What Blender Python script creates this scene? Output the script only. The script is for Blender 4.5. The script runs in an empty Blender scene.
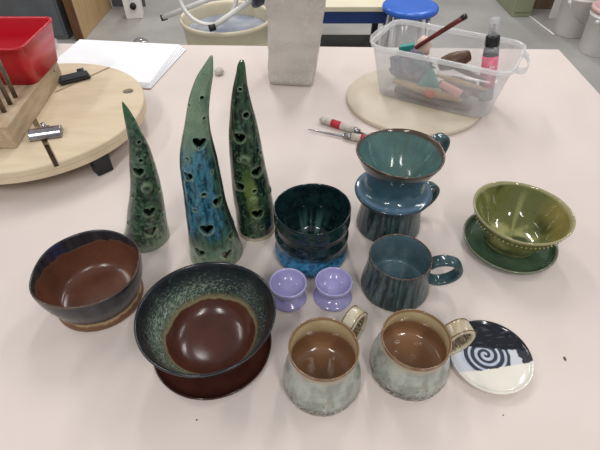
import bpy, bmesh, math, random
from mathutils import Vector, Matrix, noise
PI = math.pi
random.seed(7)
SC = bpy.context.scene
COL = SC.collection
T = 0.75                                   # height of the table top above the floor

# ------------------------------------------------------------------ helpers
def lin(c):
    out = []
    for v in c[:3]:
        v /= 255.0
        out.append(v / 12.92 if v <= 0.04045 else ((v + 0.055) / 1.055) ** 2.4)
    return tuple(out) + (1.0,)

def mix(a, b, t):
    t = max(0.0, min(1.0, t))
    return tuple(x + (y - x) * t for x, y in zip(a, b))

def step(a, b, x):
    if a == b: return 1.0 if x >= a else 0.0
    t = max(0.0, min(1.0, (x - a) / (b - a)))
    return t * t * (3 - 2 * t)

def nz(x, y, z, s, seed=0.0):
    return noise.noise(Vector((x * s + seed, y * s + seed * 1.7, z * s - seed)))

def fbm(x, y, z, s, seed=0.0, o=3):
    a, v, t = 1.0, 0.0, 0.0
    for i in range(o):
        v += a * nz(x, y, z, s * 2 ** i, seed + 11.3 * i); t += a; a *= 0.55
    return v / t

def ring_noise(th, z, f, fz, seed=0.0):
    return noise.noise(Vector((math.cos(th) * f + seed, math.sin(th) * f, z * fz + seed)))

def nodes_of(name):
    m = bpy.data.materials.new(name); m.use_nodes = True
    nt = m.node_tree
    b = nt.nodes['Principled BSDF']
    return m, nt, b

def noise_node(nt, scale, detail=4, coord='Object', stretch=None):
    tc = nt.nodes.new('ShaderNodeTexCoord')
    n = nt.nodes.new('ShaderNodeTexNoise')
    n.inputs['Scale'].default_value = scale
    n.inputs['Detail'].default_value = detail
    if stretch:
        mp = nt.nodes.new('ShaderNodeMapping'); mp.inputs['Scale'].default_value = stretch
        nt.links.new(tc.outputs[coord], mp.inputs['Vector']); nt.links.new(mp.outputs['Vector'], n.inputs['Vector'])
    else:
        nt.links.new(tc.outputs[coord], n.inputs['Vector'])
    return n

def add_bump(nt, b, scale, strength, dist=0.001, stretch=None):
    n = noise_node(nt, scale, 3, stretch=stretch)
    bp = nt.nodes.new('ShaderNodeBump')
    bp.inputs['Strength'].default_value = strength; bp.inputs['Distance'].default_value = dist
    nt.links.new(n.outputs['Fac'], bp.inputs['Height']); nt.links.new(bp.outputs['Normal'], b.inputs['Normal'])

def pmat(name, c1, c2=None, scale=20, rough=0.5, bump=0.0, bscale=120, metal=0.0, lo=0.35, hi=0.65,
         spec=0.5, stretch=None, bdist=0.001, alpha=1.0):
    m, nt, b = nodes_of(name)
    c2 = c2 or tuple(min(255, v * 0.93) for v in c1)
    n = noise_node(nt, scale, stretch=stretch)
    r = nt.nodes.new('ShaderNodeValToRGB')
    r.color_ramp.elements[0].position = lo; r.color_ramp.elements[0].color = lin(c1)
    r.color_ramp.elements[1].position = hi; r.color_ramp.elements[1].color = lin(c2)
    nt.links.new(n.outputs['Fac'], r.inputs['Fac']); nt.links.new(r.outputs['Color'], b.inputs['Base Color'])
    b.inputs['Roughness'].default_value = rough; b.inputs['Metallic'].default_value = metal
    b.inputs['Specular IOR Level'].default_value = spec
    b.inputs['Alpha'].default_value = alpha
    if bump: add_bump(nt, b, bscale, bump, bdist, stretch)
    return m

def glaze(name, rough=0.15, speck=None, scale=900, lo=0.55, hi=0.7, amt=0.6, bump=0.0, bscale=150, spec=0.5, bdist=0.001):
    """fired glaze: vertex colour 'col' broken up by a fine procedural speckle"""
    m, nt, b = nodes_of(name)
    at = nt.nodes.new('ShaderNodeAttribute'); at.attribute_name = 'col'
    n = noise_node(nt, scale, 2)
    r = nt.nodes.new('ShaderNodeMapRange')
    r.inputs['From Min'].default_value = lo; r.inputs['From Max'].default_value = hi
    r.inputs['To Max'].default_value = amt
    nt.links.new(n.outputs['Fac'], r.inputs['Value'])
    mx = nt.nodes.new('ShaderNodeMix'); mx.data_type = 'RGBA'
    mx.inputs[7].default_value = lin(speck or (30, 30, 30))
    nt.links.new(r.outputs['Result'], mx.inputs[0]); nt.links.new(at.outputs['Color'], mx.inputs[6])
    nt.links.new(mx.outputs[2], b.inputs['Base Color'])
    b.inputs['Roughness'].default_value = rough; b.inputs['Specular IOR Level'].default_value = spec
    if bump: add_bump(nt, b, bscale, bump, bdist)
    return m

def clear(name, tint, see=0.5, rough=0.3, gloss=0.08):
    """milky clear plastic"""
    m = bpy.data.materials.new(name); m.use_nodes = True
    nt = m.node_tree; nt.nodes.clear()
    out = nt.nodes.new('ShaderNodeOutputMaterial')
    tr = nt.nodes.new('ShaderNodeBsdfTransparent'); tr.inputs[0].default_value = lin((250, 250, 250))
    df = nt.nodes.new('ShaderNodeBsdfDiffuse'); df.inputs[0].default_value = lin(tint)
    tl = nt.nodes.new('ShaderNodeBsdfTranslucent'); tl.inputs[0].default_value = lin(tint)
    gl = nt.nodes.new('ShaderNodeBsdfGlossy'); gl.inputs['Roughness'].default_value = rough
    n = noise_node(nt, 60, 3)
    mr = nt.nodes.new('ShaderNodeMapRange'); mr.inputs['To Min'].default_value = see - 0.05; mr.inputs['To Max'].default_value = see + 0.05
    nt.links.new(n.outputs['Fac'], mr.inputs['Value'])
    m1 = nt.nodes.new('ShaderNodeMixShader'); m1.inputs[0].default_value = 0.5
    nt.links.new(df.outputs[0], m1.inputs[1]); nt.links.new(tl.outputs[0], m1.inputs[2])
    m2 = nt.nodes.new('ShaderNodeMixShader')
    nt.links.new(mr.outputs['Result'], m2.inputs[0]); nt.links.new(m1.outputs[0], m2.inputs[1]); nt.links.new(tr.outputs[0], m2.inputs[2])
    m3 = nt.nodes.new('ShaderNodeMixShader'); m3.inputs[0].default_value = gloss
    nt.links.new(m2.outputs[0], m3.inputs[1]); nt.links.new(gl.outputs[0], m3.inputs[2])
    nt.links.new(m3.outputs[0], out.inputs['Surface'])
    return m

def tag(o, label=None, cat=None, group=None, kind=None):
    if label: o['label'] = label
    if cat: o['category'] = cat
    if group: o['group'] = group
    if kind: o['kind'] = kind
    return o

def thing(name, label, cat, loc=(0, 0, 0), rz=0.0, group=None):
    o = bpy.data.objects.new(name, None); COL.objects.link(o)
    o.empty_display_size = 0.02
    o.location = loc; o.rotation_euler = (0, 0, rz)
    return tag(o, label, cat, group)

def link(name, me, mat, parent=None, smooth=True, loc=None):
    o = bpy.data.objects.new(name, me); COL.objects.link(o)
    if mat: me.materials.append(mat)
    if smooth:
        for p in me.polygons: p.use_smooth = True
    if parent: o.parent = parent
    if loc: o.location = loc
    return o

def build(name, bm, mat, parent=None, smooth=True, loc=None, recalc=True):
    if recalc: bmesh.ops.recalc_face_normals(bm, faces=bm.faces)
    me = bpy.data.meshes.new(name); bm.to_mesh(me); bm.free()
    return link(name, me, mat, parent, smooth, loc)

def paint(me, fn):
    a = me.color_attributes.new('col', 'FLOAT_COLOR', 'POINT')
    for i, v in enumerate(me.vertices):
        c = fn(v.co.x, v.co.y, v.co.z)
        a.data[i].color = (c[0], c[1], c[2], 1.0)

def chaikin(pts, n=2):
    for _ in range(n):
        q = [pts[0]]
        for a, b in zip(pts, pts[1:]):
            q.append(tuple(0.75 * x + 0.25 * y for x, y in zip(a, b)))
            q.append(tuple(0.25 * x + 0.75 * y for x, y in zip(a, b)))
        q.append(pts[-1]); pts = q
    return pts

def lathe(name, prof, mat, parent, colfn=None, seg=96, rounds=2, maxd=0.004, wob=None, loc=None):
    """prof runs from the centre of the underside over the rim to the centre of the inside;
    colfn(u, th, r, z, x, y): u = index along prof"""
    p = chaikin([(r, z, float(i)) for i, (r, z) in enumerate(prof)], rounds)
    q = [p[0]]
    for a, b in zip(p, p[1:]):
        d = math.hypot(a[0] - b[0], a[1] - b[1]); k = max(1, int(math.ceil(d / maxd)))
        for j in range(1, k + 1):
            q.append(tuple(x + (y - x) * j / k for x, y in zip(a, b)))
    bm = bmesh.new(); cols = []; rows = []
    for r, z, u in q:
        row = []
        for i in range(1 if r < 1e-6 else seg):
            th = 2 * PI * i / seg
            rr, zz = (r, z) if wob is None else wob(r, z, u, th)
            x, y = rr * math.cos(th), rr * math.sin(th)
            row.append(bm.verts.new((x, y, zz)))
            cols.append(colfn(u, th, rr, zz, x, y) if colfn else (1, 1, 1, 1))
        rows.append(row)
    for a, b in zip(rows, rows[1:]):
        for i in range(seg):
            j = (i + 1) % seg
            vs = [a[i % len(a)], a[j % len(a)], b[j % len(b)], b[i % len(b)]]
            vs = list(dict.fromkeys(vs))
            if len(vs) > 2: bm.faces.new(vs)
    bmesh.ops.recalc_face_normals(bm, faces=bm.faces)
    me = bpy.data.meshes.new(name); bm.to_mesh(me); bm.free()
    if colfn:
        a = me.color_attributes.new('col', 'FLOAT_COLOR', 'POINT')
        for i, c in enumerate(cols): a.data[i].color = (c[0], c[1], c[2], 1.0)
    return link(name, me, mat, parent, True, loc)

def sweep_bm(pts, side, w, t, bm=None, n=12, power=3.0, wf=None):
    """rounded-rectangle strap along pts; side = direction of the strap's width"""
    bm = bm or bmesh.new()
    pts = [Vector(p) for p in pts]; side = Vector(side).normalized(); rows = []
    for i, p in enumerate(pts):
        tg = (pts[min(i + 1, len(pts) - 1)] - pts[max(i - 1, 0)]).normalized()
        up = side.cross(tg).normalized(); sd = tg.cross(up).normalized()
        k = wf(i / (len(pts) - 1)) if wf else 1.0
        row = []
        for j in range(n):
            a = 2 * PI * j / n
            ca, sa = math.cos(a), math.sin(a)
            row.append(bm.verts.new(p + sd * (math.copysign(abs(ca) ** (2 / power), ca) * w / 2 * k)
                                    + up * (math.copysign(abs(sa) ** (2 / power), sa) * t / 2 * k)))
        rows.append(row)
    for a, b in zip(rows, rows[1:]):
        for j in range(n):
            k = (j + 1) % n
            bm.faces.new((a[j], a[k], b[k], b[j]))
    bm.faces.new(rows[0][::-1]); bm.faces.new(rows[-1])
    return bm

def tube_bm(pts, r, bm=None, n=10, rf=None):
    bm = bm or bmesh.new()
    pts = [Vector(p) for p in pts]
    rows = []; ref = None
    for i, p in enumerate(pts):
        tg = (pts[min(i + 1, len(pts) - 1)] - pts[max(i - 1, 0)]).normalized()
        if ref is None:
            ref = Vector((0, 0, 1)) if abs(tg.z) < 0.9 else Vector((1, 0, 0))
        a = tg.cross(ref).normalized(); b = a.cross(tg).normalized(); ref = b
        k = r * (rf(i / (len(pts) - 1)) if rf else 1.0)
        rows.append([bm.verts.new(p + a * math.cos(2 * PI * j / n) * k + b * math.sin(2 * PI * j / n) * k) for j in range(n)])
    for a, b in zip(rows, rows[1:]):
        for j in range(n):
            k = (j + 1) % n
            bm.faces.new((a[j], a[k], b[k], b[j]))
    bm.faces.new(rows[0][::-1]); bm.faces.new(rows[-1])
    return bm

def box_bm(x0, x1, y0, y1, z0, z1, bm=None, bev=0.0, segs=2):
    own = bm is None
    bm = bm or bmesh.new()
    vs = [bm.verts.new((x, y, z)) for z in (z0, z1) for y in (y0, y1) for x in (x0, x1)]
    fs = [(0, 2, 3, 1), (4, 5, 7, 6), (0, 1, 5, 4), (2, 6, 7, 3), (0, 4, 6, 2), (1, 3, 7, 5)]
    new = [bm.faces.new([vs[i] for i in f]) for f in fs]
    if bev and own:
        bmesh.ops.bevel(bm, geom=list(bm.edges), offset=bev, segments=segs, profile=0.5, affect='EDGES')
    return bm

def rrect(hx, hy, rc, n=6):
    pts = []
    for cx, cy, a0 in ((hx - rc, hy - rc, 0), (-hx + rc, hy - rc, 90), (-hx + rc, -hy + rc, 180), (hx - rc, -hy + rc, 270)):
        for k in range(n + 1):
            a = math.radians(a0 + 90 * k / n)
            pts.append((cx + rc * math.cos(a), cy + rc * math.sin(a)))
    return pts

def loft_bm(rings, cap0=True, cap1=True, bm=None):
    """rings: lists of 3-D points of equal count"""
    bm = bm or bmesh.new()
    rows = [[bm.verts.new(p) for p in r] for r in rings]
    n = len(rows[0])
    for a, b in zip(rows, rows[1:]):
        for j in range(n):
            k = (j + 1) % n
            bm.faces.new((a[j], a[k], b[k], b[j]))
    if cap0: bm.faces.new(rows[0][::-1])
    if cap1: bm.faces.new(rows[-1])
    return bm

def ringz(hx, hy, rc, z, cy=0.0, cx=0.0):
    return [(x + cx, y + cy, z) for x, y in rrect(hx, hy, rc)]

def cyl_bm(p0, p1, r0, r1=None, n=24, bm=None):
    return tube_bm([p0, tuple((a + b) / 2 for a, b in zip(p0, p1)), p1], 1.0, bm, n,
                   lambda s, r0=r0, r1=(r0 if r1 is None else r1): r0 + (r1 - r0) * s)

def lump_bm(sx, sy, sz, rough=0.2, freq=2.5, seed=0.0, sub=3):
    bm = bmesh.new()
    bmesh.ops.create_icosphere(bm, subdivisions=sub, radius=1.0)
    for v in bm.verts:
        k = 1 + rough * fbm(v.co.x, v.co.y, v.co.z, freq, seed)
        v.co = Vector((v.co.x * sx * k, v.co.y * sy * k, v.co.z * sz * k))
    return bm

def boolean_cut(o, cutters):
    """carve the cutter mesh objects out of o and drop them"""
    for c in cutters:
        md = o.modifiers.new('cut', 'BOOLEAN'); md.operation = 'DIFFERENCE'; md.solver = 'EXACT'; md.object = c
    dg = bpy.context.evaluated_depsgraph_get(); dg.update()
    me = bpy.data.meshes.new_from_object(o.evaluated_get(dg))
    o.modifiers.clear(); old = o.data; o.data = me
    if len(me.materials) == 0 and len(old.materials): me.materials.append(old.materials[0])
    for c in cutters: bpy.data.objects.remove(c, do_unlink=True)
    return o

# ------------------------------------------------------------------ camera
cam_d = bpy.data.cameras.new('camera'); cam = bpy.data.objects.new('camera', cam_d); COL.objects.link(cam)
cam_d.sensor_width = 36.0; cam_d.lens = 456.6 / 600 * 36.0; cam_d.clip_start = 0.02
cam.location = (0, 0, T + 0.6); cam.rotation_euler = (math.radians(90 - 43.757), 0, 0)
SC.camera = cam

# ------------------------------------------------------------------ materials
M = {}
M['floor'] = pmat('concrete_floor', (172, 170, 166), (146, 144, 141), 2.2, 0.45, 0.15, 40, lo=0.3, hi=0.7)
M['wall'] = pmat('painted_wall', (205, 202, 194), (196, 193, 186), 3, 0.7)
M['canvas'] = pmat('pale_pink_tabletop', (212, 200, 193), (206, 193, 186), 4.5, 0.55, 0.12, 420, spec=0.35)
M['table_wood'] = pmat('table_wood', (170, 150, 120), (150, 128, 98), 8, 0.6, stretch=(1, 8, 8))
M['ply'] = pmat('pale_plywood', (212, 195, 168), (202, 184, 155), 9, 0.5, 0.1, 60, stretch=(1, 4, 1), spec=0.35)
M['block'] = pmat('old_pine', (190, 170, 144), (168, 146, 118), 16, 0.65, 0.2, 80, stretch=(5, 1, 5))
M['bat'] = pmat('particle_board_bat', (208, 196, 178), (196, 182, 162), 12, 0.65, 0.1, 200)
M['red'] = pmat('red_plastic', (196, 22, 42), (188, 18, 38), 6, 0.3)
M['steel'] = pmat('steel', (176, 174, 176), (140, 138, 142), 30, 0.25, metal=0.9)
M['rust'] = pmat('dull_bolt_steel', (128, 112, 96), (96, 80, 66), 60, 0.5, metal=0.4)
M['black'] = pmat('black_rubber', (30, 30, 33), (20, 20, 22), 20, 0.5)
M['blackgloss'] = pmat('black_plastic', (26, 27, 30), (18, 18, 20), 20, 0.25)
M['paper'] = pmat('white_paper', (238, 238, 240), (230, 230, 233), 8, 0.7, spec=0.2)
M['kraft'] = pmat('brown_card', (176, 140, 124), (160, 124, 108), 20, 0.7)
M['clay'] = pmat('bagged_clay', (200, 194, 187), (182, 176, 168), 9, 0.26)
def wrinkles(m):
    """creased plastic film: ridged, stretched noise as bump"""
    nt = m.node_tree; b = nt.nodes['Principled BSDF']
    n1 = noise_node(nt, 26, 5, stretch=(1, 1, 0.45)); n1.inputs['Distortion'].default_value = 1.6
    n2 = noise_node(nt, 75, 3)
    ab = nt.nodes.new('ShaderNodeMath'); ab.operation = 'SUBTRACT'; ab.inputs[1].default_value = 0.5
    a2 = nt.nodes.new('ShaderNodeMath'); a2.operation = 'ABSOLUTE'
    ad = nt.nodes.new('ShaderNodeMath'); ad.operation = 'MULTIPLY_ADD'; ad.inputs[1].default_value = 0.25
    bp = nt.nodes.new('ShaderNodeBump'); bp.inputs['Strength'].default_value = 0.6; bp.inputs['Distance'].default_value = 0.012
    nt.links.new(n1.outputs['Fac'], ab.inputs[0]); nt.links.new(ab.outputs[0], a2.inputs[0])
    nt.links.new(n2.outputs['Fac'], ad.inputs[0]); nt.links.new(a2.outputs[0], ad.inputs[2])
    # glints on the film's creases, painted into the colour as pale streaks
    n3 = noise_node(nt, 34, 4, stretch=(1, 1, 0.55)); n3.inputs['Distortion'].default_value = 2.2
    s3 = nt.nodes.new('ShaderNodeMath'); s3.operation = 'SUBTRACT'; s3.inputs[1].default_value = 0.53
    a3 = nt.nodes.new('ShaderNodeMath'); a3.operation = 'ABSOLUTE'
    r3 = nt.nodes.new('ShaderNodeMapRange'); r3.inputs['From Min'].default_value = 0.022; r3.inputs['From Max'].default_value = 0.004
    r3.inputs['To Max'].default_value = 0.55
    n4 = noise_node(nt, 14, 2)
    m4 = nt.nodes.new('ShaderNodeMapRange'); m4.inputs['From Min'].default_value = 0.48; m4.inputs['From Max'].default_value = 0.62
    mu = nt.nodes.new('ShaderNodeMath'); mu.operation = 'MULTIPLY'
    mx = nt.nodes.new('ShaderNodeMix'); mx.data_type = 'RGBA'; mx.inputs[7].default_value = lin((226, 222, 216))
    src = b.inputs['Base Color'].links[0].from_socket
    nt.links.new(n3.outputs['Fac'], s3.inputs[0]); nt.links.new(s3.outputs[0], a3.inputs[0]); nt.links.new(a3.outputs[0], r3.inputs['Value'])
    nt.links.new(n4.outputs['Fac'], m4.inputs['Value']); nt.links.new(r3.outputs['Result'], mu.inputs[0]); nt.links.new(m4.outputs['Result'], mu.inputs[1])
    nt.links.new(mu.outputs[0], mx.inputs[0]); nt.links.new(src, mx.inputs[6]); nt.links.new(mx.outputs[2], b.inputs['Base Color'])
    nt.links.new(ad.outputs[0], bp.inputs['Height']); nt.links.new(bp.outputs['Normal'], b.inputs['Normal'])
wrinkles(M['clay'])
M['tub'] = clear('milky_plastic', (240, 242, 244), 0.80, 0.2, 0.05)
M['tub_rim'] = clear('milky_plastic_thick', (244, 246, 247), 0.55, 0.2, 0.08)
M['clearp'] = clear('clear_plastic', (235, 237, 238), 0.70, 0.15, 0.12)
M['bench_cream'] = pmat('cream_laminate', (222, 214, 190), (214, 205, 180), 5, 0.5)
M['blue'] = pmat('blue_paint', (32, 62, 122), (26, 52, 106), 6, 0.45)
M['bluep'] = pmat('blue_plastic', (52, 104, 198), (46, 94, 186), 6, 0.25)
M['chrome'] = pmat('grey_stool_metal', (196, 196, 196), (170, 170, 172), 20, 0.3, metal=0.5)
M['cream'] = pmat('cream_plastic', (226, 216, 190), (216, 205, 177), 5, 0.4)
M['white'] = pmat('white_enamel', (232, 230, 226), (222, 220, 215), 8, 0.35)
M['water'] = pmat('grey_slip_water', (168, 172, 184), (130, 136, 152), 9, 0.12)
M['navy'] = pmat('dark_seat_vinyl', (44, 42, 66), (36, 34, 54), 8, 0.4)
M['bucket'] = pmat('white_bucket_plastic', (234, 230, 226), (226, 221, 216), 6, 0.4)
M['pinklid'] = pmat('pink_lid_plastic', (226, 186, 180), (216, 174, 168), 6, 0.4)
M['green'] = pmat('sage_green_paint', (140, 144, 118), (130, 134, 108), 5, 0.5)
M['brownwood'] = pmat('brown_board', (120, 96, 76), (102, 80, 62), 8, 0.6, stretch=(6, 6, 1))
M['tan'] = pmat('tan_board', (190, 160, 118), (178, 147, 105), 6, 0.55, stretch=(6, 6, 1))
M['edge'] = pmat('dark_wood_edge', (112, 74, 44), (96, 60, 34), 8, 0.55, stretch=(6, 6, 1))
M['grey'] = pmat('grey_locker_paint', (104, 108, 112), (92, 96, 100), 5, 0.45)
M['handle_white'] = pmat('worn_white_handle', (196, 188, 178), (170, 160, 148), 90, 0.5)
M['redtape'] = pmat('red_tape', (186, 34, 54), (170, 28, 46), 40, 0.45)
M['brushred'] = pmat('dark_red_lacquer', (112, 40, 34), (92, 30, 26), 40, 0.3)
M['teal_plastic'] = pmat('teal_plastic', (24, 136, 128), (18, 120, 114), 30, 0.35)
M['darkwood'] = pmat('wet_dark_wood', (98, 66, 44), (70, 44, 28), 60, 0.45, 0.3, 120)
M['lightwood'] = pmat('tool_wood', (178, 146, 96), (156, 122, 76), 60, 0.5, stretch=(1, 6, 6))
M['purplebag'] = pmat('crumpled_bag', (128, 112, 132), (44, 84, 88), 34, 0.3, 0.8, 120, lo=0.42, hi=0.58, bdist=0.004)
M['orange'] = pmat('orange_tape', (226, 104, 74), (214, 92, 64), 30, 0.5)
M['pink'] = pmat('pink_label', (226, 128, 146), (214, 108, 130), 50, 0.35)
M['pinkpale'] = pmat('pale_pink_sponge', (232, 202, 190), (222, 188, 176), 60, 0.8)
M['clearbottle'] = clear('bottle_plastic', (150, 156, 158), 0.35, 0.1, 0.12)

# ------------------------------------------------------------------ setting
tag(build('floor', box_bm(-5, 5, -2.5, 7.5, -0.1, 0.0), M['floor'], smooth=False), kind='structure')
tag(build('wall_back', box_bm(-5, 5, 7.5, 7.6, 0, 3.0), M['wall'], smooth=False), kind='structure')

# big work table the pottery stands on
tb = thing('work_table', 'big pale pinkish work table holding all the pottery', 'table', (0.824, 1.436, 0), math.radians(-1.7))
bm = box_bm(-2.05, 0.0, -1.40, 0.0, T - 0.035, T, bev=0.004)
build('tabletop', bm, M['canvas'], tb, smooth=False)
build('apron', loft_bm([ringz(0.95, 0.62, 0.01, T - 0.13, -0.70, -1.025), ringz(0.95, 0.62, 0.01, T - 0.0352, -0.70, -1.025)]), M['table_wood'], tb, smooth=False)
for x in (-1.96, -0.09):
    for y in (-1.31, -0.09):
        build('leg', box_bm(x - 0.035, x + 0.035, y - 0.035, y + 0.035, 0, T - 0.0354, bev=0.004), M['table_wood'], tb, smooth=False)

# ------------------------------------------------------------------ pottery
def at(x, y, z=0.0): return (x, y, T + z)

def strap(name, parent, mat, az, pts, w, t, colfn, wf=None, rounds=3, inlay=None):
    a = math.radians(az); d = Vector((math.cos(a), math.sin(a), 0))
    P = [d * r + Vector((0, 0, z)) for r, z in chaikin(pts, rounds)]
    bm = sweep_bm(P, (-math.sin(a), math.cos(a), 0), w, t, n=16, power=3.2, wf=wf)
    o = build(name, bm, mat, parent)
    paint(o.data, colfn)
    if inlay:
        Q = [(r - (t / 2 - 0.0006) * nx, z - (t / 2 - 0.0006) * nz_) for (r, z), (nx, nz_) in offsets(chaikin(pts, rounds))][2:-2]
        ib = sweep_bm([d * r + Vector((0, 0, z)) for r, z in Q], (-math.sin(a), math.cos(a), 0), w * 0.72, 0.0022, n=12, power=4)
        q = build('stamped_inlay', ib, mat, o); paint(q.data, inlay)
        bo = bmesh.new()
        for sgn in (-1, 1):
            sv = Vector((-math.sin(a), math.cos(a), 0)) * sgn * (w / 2 - 0.0022)
            sweep_bm([d * (r + (t / 2 - 0.0003) * nx) + Vector((0, 0, z + (t / 2 - 0.0003) * nz_)) + sv for (r, z), (nx, nz_) in offsets(chaikin(pts, rounds))], (-math.sin(a), math.cos(a), 0), 0.0016, 0.0014, bm=bo, n=6, power=2)
        q = build('edge_line', bo, mat, o); paint(q.data, lambda x, y, z: lin((112, 88, 62)))
    return o

def offsets(P):
    out = []
    for i, p in enumerate(P):
        q0, q1 = P[max(i - 1, 0)], P[min(i + 1, len(P) - 1)]
        tx, tz = q1[0] - q0[0], q1[1] - q0[1]; L = math.hypot(tx, tz)
        out.append((p, (-tz / L, tx / L)))
    return out

# --- brown bowl with dark dripped rim (left)
g_brown = glaze('brown_bowl_glaze', 0.24, (52, 30, 22), 500, 0.5, 0.75, 0.35, 0.15, 120)
def c_brown(u, th, r, z, x, y):
    brown = mix(lin((108, 68, 50)), lin((90, 54, 40)), 0.5 + 0.8 * fbm(x, y, z, 30, 2))
    dark = mix(lin((34, 33, 37)), lin((58, 58, 64)), 0.4 + 0.9 * ring_noise(th, z, 9, 12, 3))
    tan = lin((158, 134, 96))
    n = ring_noise(th, 0, 4.0, 0, 5) * 1.2 + 0.7 * ring_noise(th, 0, 13, 0, 8)
    if u > 11.0:                                        # inside
        lim = 0.0655 - 0.0045 * n - 0.0065 * max(0, math.cos(th - 2.2)) + 0.004 * math.cos(th + 1)
        c = mix(brown, lin((120, 92, 70)), math.exp(-((z - lim) / 0.0012) ** 2) * 0.8)
        c = mix(c, mix(dark, lin((36, 48, 96)), step(0.97, 1.0, math.cos(th - 2.62)) * 0.4), step(lim - 0.0004, lim + 0.0012, z))
        return mix(c, lin((62, 34, 22)), step(0.03, 0.0, r) * 0.25)
    rimc = lin((104, 82, 62))
    low = 0.0165 + 0.003 * n
    c = mix(lin((104, 72, 50)), tan, step(low - 0.0055, low - 0.002, z))
    c = mix(c, dark, step(low - 0.0005, low + 0.0045, z))
    return mix(c, rimc, step(0.0735, 0.077, z) * 0.7)
def w_brown(r, z, u, th):
    k = step(0.02, 0.078, z)
    return r * (1 + k * (0.012 * math.sin(2 * th + 0.5) + 0.012 * math.cos(3 * th + 1.2))), z + k * (0.0024 * math.sin(3 * th + 0.8) + 0.0012 * math.sin(5 * th))
t = thing('bowl', 'brown bowl with dark dripped rim, leftmost pot on the table', 'bowl', at(-0.3235, 0.456))
lathe('body', [(0, 0.002), (0.05, 0.002), (0.06, 0), (0.0665, 0.001), (0.0683, 0.005), (0.066, 0.011), (0.064, 0.015), (0.069, 0.028), (0.0765, 0.048),
               (0.0795, 0.066), (0.0797, 0.0765), (0.0782, 0.0785), (0.0755, 0.0765), (0.075, 0.066), (0.072, 0.047), (0.066, 0.027), (0.060, 0.0145), (0.05, 0.0095), (0.03, 0.008), (0, 0.008)],
      g_brown, t, c_brown, wob=w_brown, maxd=0.002, seg=144)

# --- big bowl, speckled inside, on its brown saucer
g_big = glaze('speckled_bowl_glaze', 0.2, (150, 168, 140), 700, 0.56, 0.62, 0.0, 0.05, 100)
def c_big(u, th, r, z, x, y):
    n = ring_noise(th, 0, 2.2, 0, 1) + 0.4 * ring_noise(th, 0, 7, 0, 4)
    brown = mix(lin((80, 44, 33)), lin((66, 36, 28)), 0.5 + fbm(x, y, z, 25, 2))
    navy = mix(lin((14, 14, 19)), lin((28, 29, 37)), 0.5 + fbm(x, y, z, 60, 3))
    if u > 9.2:
        b = 0.030 + 0.003 * n
        t_ = (z - b) / (0.0795 - b)
        sp = fbm(x, y, z, 640, 6, 2) + 0.4 * nz(x, y, z, 150, 3)
        spk = mix(lin((96, 112, 94)), lin((152, 168, 150)), step(-0.2, 0.4, sp))
        dens = math.exp(-((t_ - 0.30) / 0.42) ** 2) * (0.95 - 0.45 * step(-0.2, 0.95, math.cos(th - 0.7)))
        k_ = step(0.52, 0.78, fbm(x, y, z, 560, 9, 2) * 0.9 + 0.22 + dens * 0.52)
        c = mix(navy, lin((58, 72, 68)), dens * 0.8)
        c = mix(c, spk, k_ * min(1, dens + 0.1))
        c = mix(c, lin((134, 122, 88)), math.exp(-((t_ - 0.03) / 0.10) ** 2) * 0.75)
        return mix(brown, c, step(b - 0.0008, b + 0.0012, z))
    c = mix(navy, lin((58, 44, 38)), step(0.014, 0.004, z))
    return mix(c, lin((96, 80, 64)), step(0.0798, 0.0815, z) * 0.6)
def w_big(r, z, u, th):
    k = step(0.02, 0.08, z)
    return r * (1 + k * 0.012 * math.sin(2 * th + 1.0)), z + k * 0.0016 * math.sin(2 * th + 2.2)
t = thing('saucer', 'glossy dark brown saucer under the large speckled bowl', 'saucer', at(-0.1278, 0.3635))
def c_bs(u, th, r, z, x, y):
    return mix(mix(lin((72, 38, 30)), lin((56, 29, 24)), 0.5 + fbm(x, y, z, 30, 2)), lin((40, 20, 16)), step(0.0115, 0.0132, z) * 0.6)
lathe('plate', [(0, 0.001), (0.05, 0.001), (0.056, 0), (0.076, 0.003), (0.0852, 0.009), (0.0866, 0.0125), (0.0850, 0.0142), (0.0825, 0.0125), (0.077, 0.0082), (0.066, 0.0068), (0, 0.0068)],
      glaze('brown_saucer_glaze', 0.12, (40, 18, 14), 500, 0.5, 0.8, 0.3), t, c_bs)
t = thing('bowl', 'large dark bowl with green-speckled inside and brown centre, on a brown saucer', 'bowl', at(-0.1268, 0.3640, 0.0068))
lathe('body', [(0, 0.0012), (0.042, 0.0012), (0.044, 0.0002), (0.048, 0.002), (0.049, 0.007), (0.056, 0.019), (0.071, 0.038), (0.0855, 0.060), (0.0925, 0.0765), (0.0940, 0.0805), (0.0926, 0.0822), (0.0893, 0.080),
               (0.084, 0.066), (0.073, 0.047), (0.062, 0.029), (0.051, 0.0155), (0.037, 0.0095), (0.02, 0.0072), (0, 0.0065)], g_big, t, c_big, wob=w_big, maxd=0.0011, seg=220)

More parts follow.
